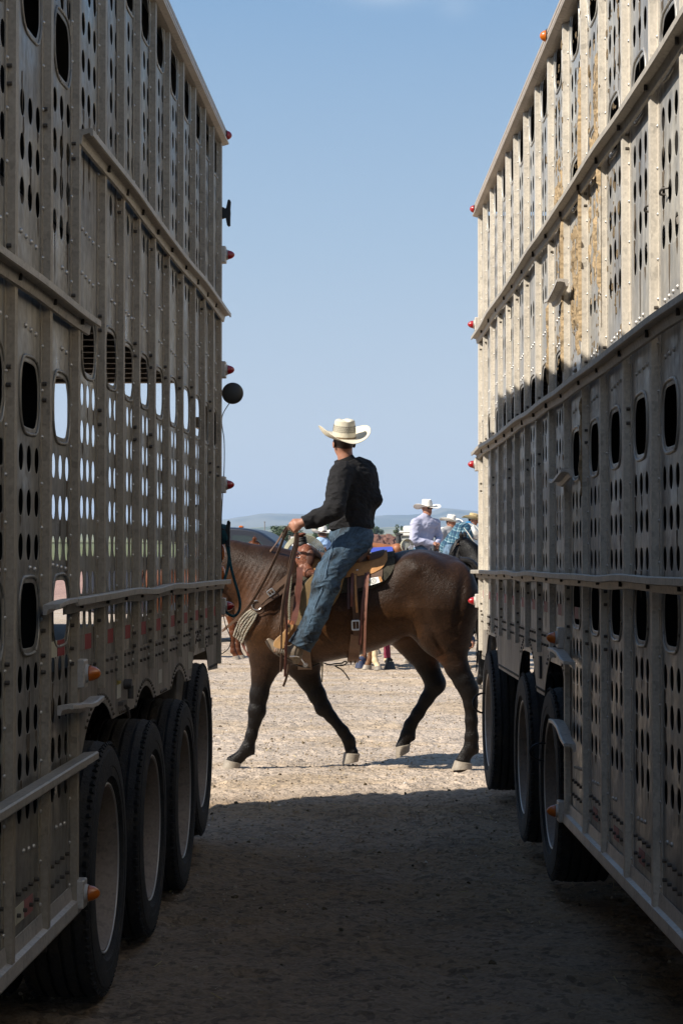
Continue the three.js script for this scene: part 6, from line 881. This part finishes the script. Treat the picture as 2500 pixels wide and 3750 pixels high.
// ------------------------------------------------------------------ people behind
const bgPerson = o => {
  const { d, lab, hp, fw, tilt = [0, 1, 0], hat, torso, arms, sh, jeans = M.denimLt, seat, z = 0, build = 1 } = o, p = (a, zz = 0) => P(a[0], a[1], d - zz - z), up = V(...tilt).normalize(), f = V(...fw); f.addScaledVector(up, -f.dot(up)).normalize();
  const j = { head: p(hp), neck: p(torso[0]), chest: p(torso[1]), pelvis: p(torso[2]) }, names2 = ['L', 'R']; arms.forEach((a, i) => { const k = names2[i], s = a[3]; j['sh' + k] = p(a[0], s); j['el' + k] = p(a[1], s * 1.3 + (a[4] || 0)); j['wr' + k] = p(a[2], (a[5] ?? s * .6)); });
  const hip = p(torso[2]); for (const [i, k] of names2.entries()) { const s = i ? -1 : 1, dx = Math.sign(f.x || 1); if (o.stand) { j['hip' + k] = hip.clone().add(V(0, -.05, s * .09)); j['kn' + k] = hip.clone().add(V(.05 * dx, -.48, s * .11)); j['an' + k] = hip.clone().add(V(0, -.9, s * .12)); } else if (o.crouch) { j['hip' + k] = hip.clone().add(V(0, 0, s * .09)); j['kn' + k] = p(o.crouch[0], s * .14); j['an' + k] = p(o.crouch[1], s * .14); } else { j['hip' + k] = hip.clone().add(V(0, -.03, s * .1)); j['kn' + k] = hip.clone().add(V(.30 * dx, -.30, s * .36)); j['an' + k] = hip.clone().add(V(.16 * dx, -.76, s * .40)); } }
  const er = new THREE.Euler(0, Math.atan2(f.x, f.z), 0), q = build, B = (c, x, y, zz) => ell(c, x * q, y * q, zz * q, er), mid = j.chest.clone().lerp(j.pelvis, .55);
  const hands = arms.map((a, i) => { const k = names2[i], dr = j['wr' + k].clone().sub(j['el' + k]).normalize(); return handField(j['wr' + k], dr, V(0, -1, .1), .9, i ? 1 : -1, 1.05); });
  const t = person({ label: lab, j, headUp: up, headFwd: f, cell: .0155, bodyCell: .0125, clothCell: .0135, hands, skin: M.skin, hair: o.hair, shirtM: sh,
    shirt: [[cap(j.chest, mid, .150 * q, .150 * q), 0], [B(j.chest, .17, .19, .125), .06], [cap(mid, j.pelvis, .150 * q, .155 * q), .05], [cap(j.shL, j.shR, .075, .075), .07], [cap(j.neck, j.chest, .065, .1), .06], ...names2.flatMap(k => [[cap(j['sh' + k], j['el' + k], .075, .062), .04], [cap(j['el' + k], j['wr' + k], .060, .042), .02]])], shirtFold: (x, y, zz) => folds(.014, 7, 11, 7, o.seed || 2)(x + y * .4, y - x * .4, zz), shirtCuts: [[j.pelvis.clone().add(V(0, -.03, 0)), V(0, -1, 0), o.crouch || o.bend ? .01 : .5]],
    jeans: [[cap(j.pelvis, j.pelvis.clone().add(V(0, -.06, 0)), .15 * q, .15 * q), 0], ...names2.flatMap(k => [[cap(j['hip' + k], j['kn' + k], .105, .078), .05], [cap(j['kn' + k], j['an' + k], .076, .062), .02]])], jeansM: jeans });
  faceFeatures(t, j, up, f, o);
  const bt = names2.map(k => [cap(j['an' + k].clone().add(V(0, .06, 0)), j['an' + k].clone().add(V(0, -.06, 0)), .05, .045), cap(j['an' + k].clone().add(V(0, -.07, 0)), j['an' + k].clone().add(V(f.x * .17, -.08, f.z * .17)), .042, .032)]); names2.forEach((k, i) => part('boot', nets(uni(bt[i].map(b => [b, .02])), j['an' + k].clone().addScalar(-.3), j['an' + k].clone().addScalar(.3), .013), M.boot, t));
  if (hat) addHat(t, j.head.clone().addScaledVector(up, hat.dy ?? .045), hat.up ? V(...hat.up).normalize() : up, hat.fw ? V(...hat.fw) : f, hat.o, hat.m, hat.band || mat(.2, .14, .07), false);
  return t;
};
bgPerson({ d: 32, lab: 'mounted man in a pale lavender shirt, white hat and sunglasses, holding a rope', hp: [1563, 1864], fw: [.58, -.10, .81], torso: [[1557, 1897], [1552, 1930], [1535, 2012]], arms: [[[1522, 1918], [1513, 1980], [1582, 1990], .14, .05, .22], [[1592, 1920], [1606, 1968], [1602, 1990], -.06, 0, .1]], sh: cloth(.38, .38, .49), hat: { o: { h: .13, br: .125, curl: .05, droop: .03, a: .088, b: .10 }, m: M.felt, dy: .03 }, glasses: true, hair: [.35, .33, .3], seed: 4, build: 1.08 });
bgPerson({ d: 38, lab: 'man in a grey shirt and white hat looking down, behind the lavender shirt', hp: [1650, 1916], fw: [.75, -.35, .6], tilt: [.12, 1, .05], torso: [[1643, 1940], [1640, 1962], [1636, 2025]], arms: [[[1617, 1955], [1612, 2002], [1645, 2020], .14], [[1664, 1955], [1672, 2000], [1668, 2020], -.06]], sh: cloth(.27, .27, .28), hat: { o: { h: .135, br: .12, curl: .065, droop: .01 }, m: M.felt, dy: .035 }, hair: [.03, .02, .015], seed: 6, build: .95 });
bgPerson({ d: 38.6, lab: 'man in a bright blue shirt and tan straw hat beside the right trailer', hp: [1731, 1906], fw: [.8, -.45, .35], tilt: [.25, 1, 0], torso: [[1722, 1925], [1712, 1948], [1704, 2020]], arms: [[[1690, 1945], [1684, 1992], [1715, 2012], .15], [[1738, 1945], [1748, 1990], [1746, 2010], -.08]], sh: cloth(.025, .19, .42), hat: { o: { h: .115, br: .115, curl: .08 }, m: M.tanStraw, up: [.12, 1, .12], dy: .03 }, seed: 7 });
bgPerson({ d: 28.5, lab: 'man in a blue plaid shirt and white hat bending low over the black horse', hp: [1719, 1966], fw: [.45, -.8, .5], tilt: [.75, .62, .1], torso: [[1706, 1962], [1694, 1962], [1650, 2010]], arms: [[[1690, 1978], [1694, 2012], [1722, 2026], .17], [[1702, 1955], [1728, 1990], [1734, 2006], -.12]], sh: cloth(.55, .6, .62, { map: T3.plaid }), hat: { o: { h: .12, br: .115, curl: .06 }, m: M.felt, up: [.58, .62, .50], fw: [.5, -.75, .3], dy: .05 }, bend: true, seed: 9 });
bgPerson({ d: 36, lab: 'man in a pale blue shirt and white hat seen from behind beside the saddle horn', hp: [1181, 1957], fw: [-.35, .02, -.93], torso: [[1180, 1984], [1178, 2006], [1176, 2070]], arms: [[[1150, 2000], [1143, 2050], [1160, 2080], .05], [[1206, 2000], [1212, 2050], [1200, 2080], -.05]], sh: cloth(.27, .40, .60), hat: { o: { h: .12, br: .125, curl: .07 }, m: M.felt, dy: .035 }, hair: [.05, .03, .02], seed: 11 });
bgPerson({ d: 26, lab: 'crouching person in dark jeans, hand on knee, behind a hind leg of the bay horse', hp: [1668, 2170], fw: [.9, -.2, .3], torso: [[1664, 2206], [1660, 2240], [1642, 2345]], arms: [[[1668, 2232], [1690, 2300], [1716, 2338], .14, .05, .18], [[1650, 2232], [1664, 2300], [1690, 2330], -.14]], sh: cloth(.05, .06, .09), jeans: cloth(.03, .045, .085, { map: T3.denim }), crouch: [[1716, 2345], [1672, 2420]], hair: [.03, .02, .015], seed: 13 });
renderer.render(scene, camera);
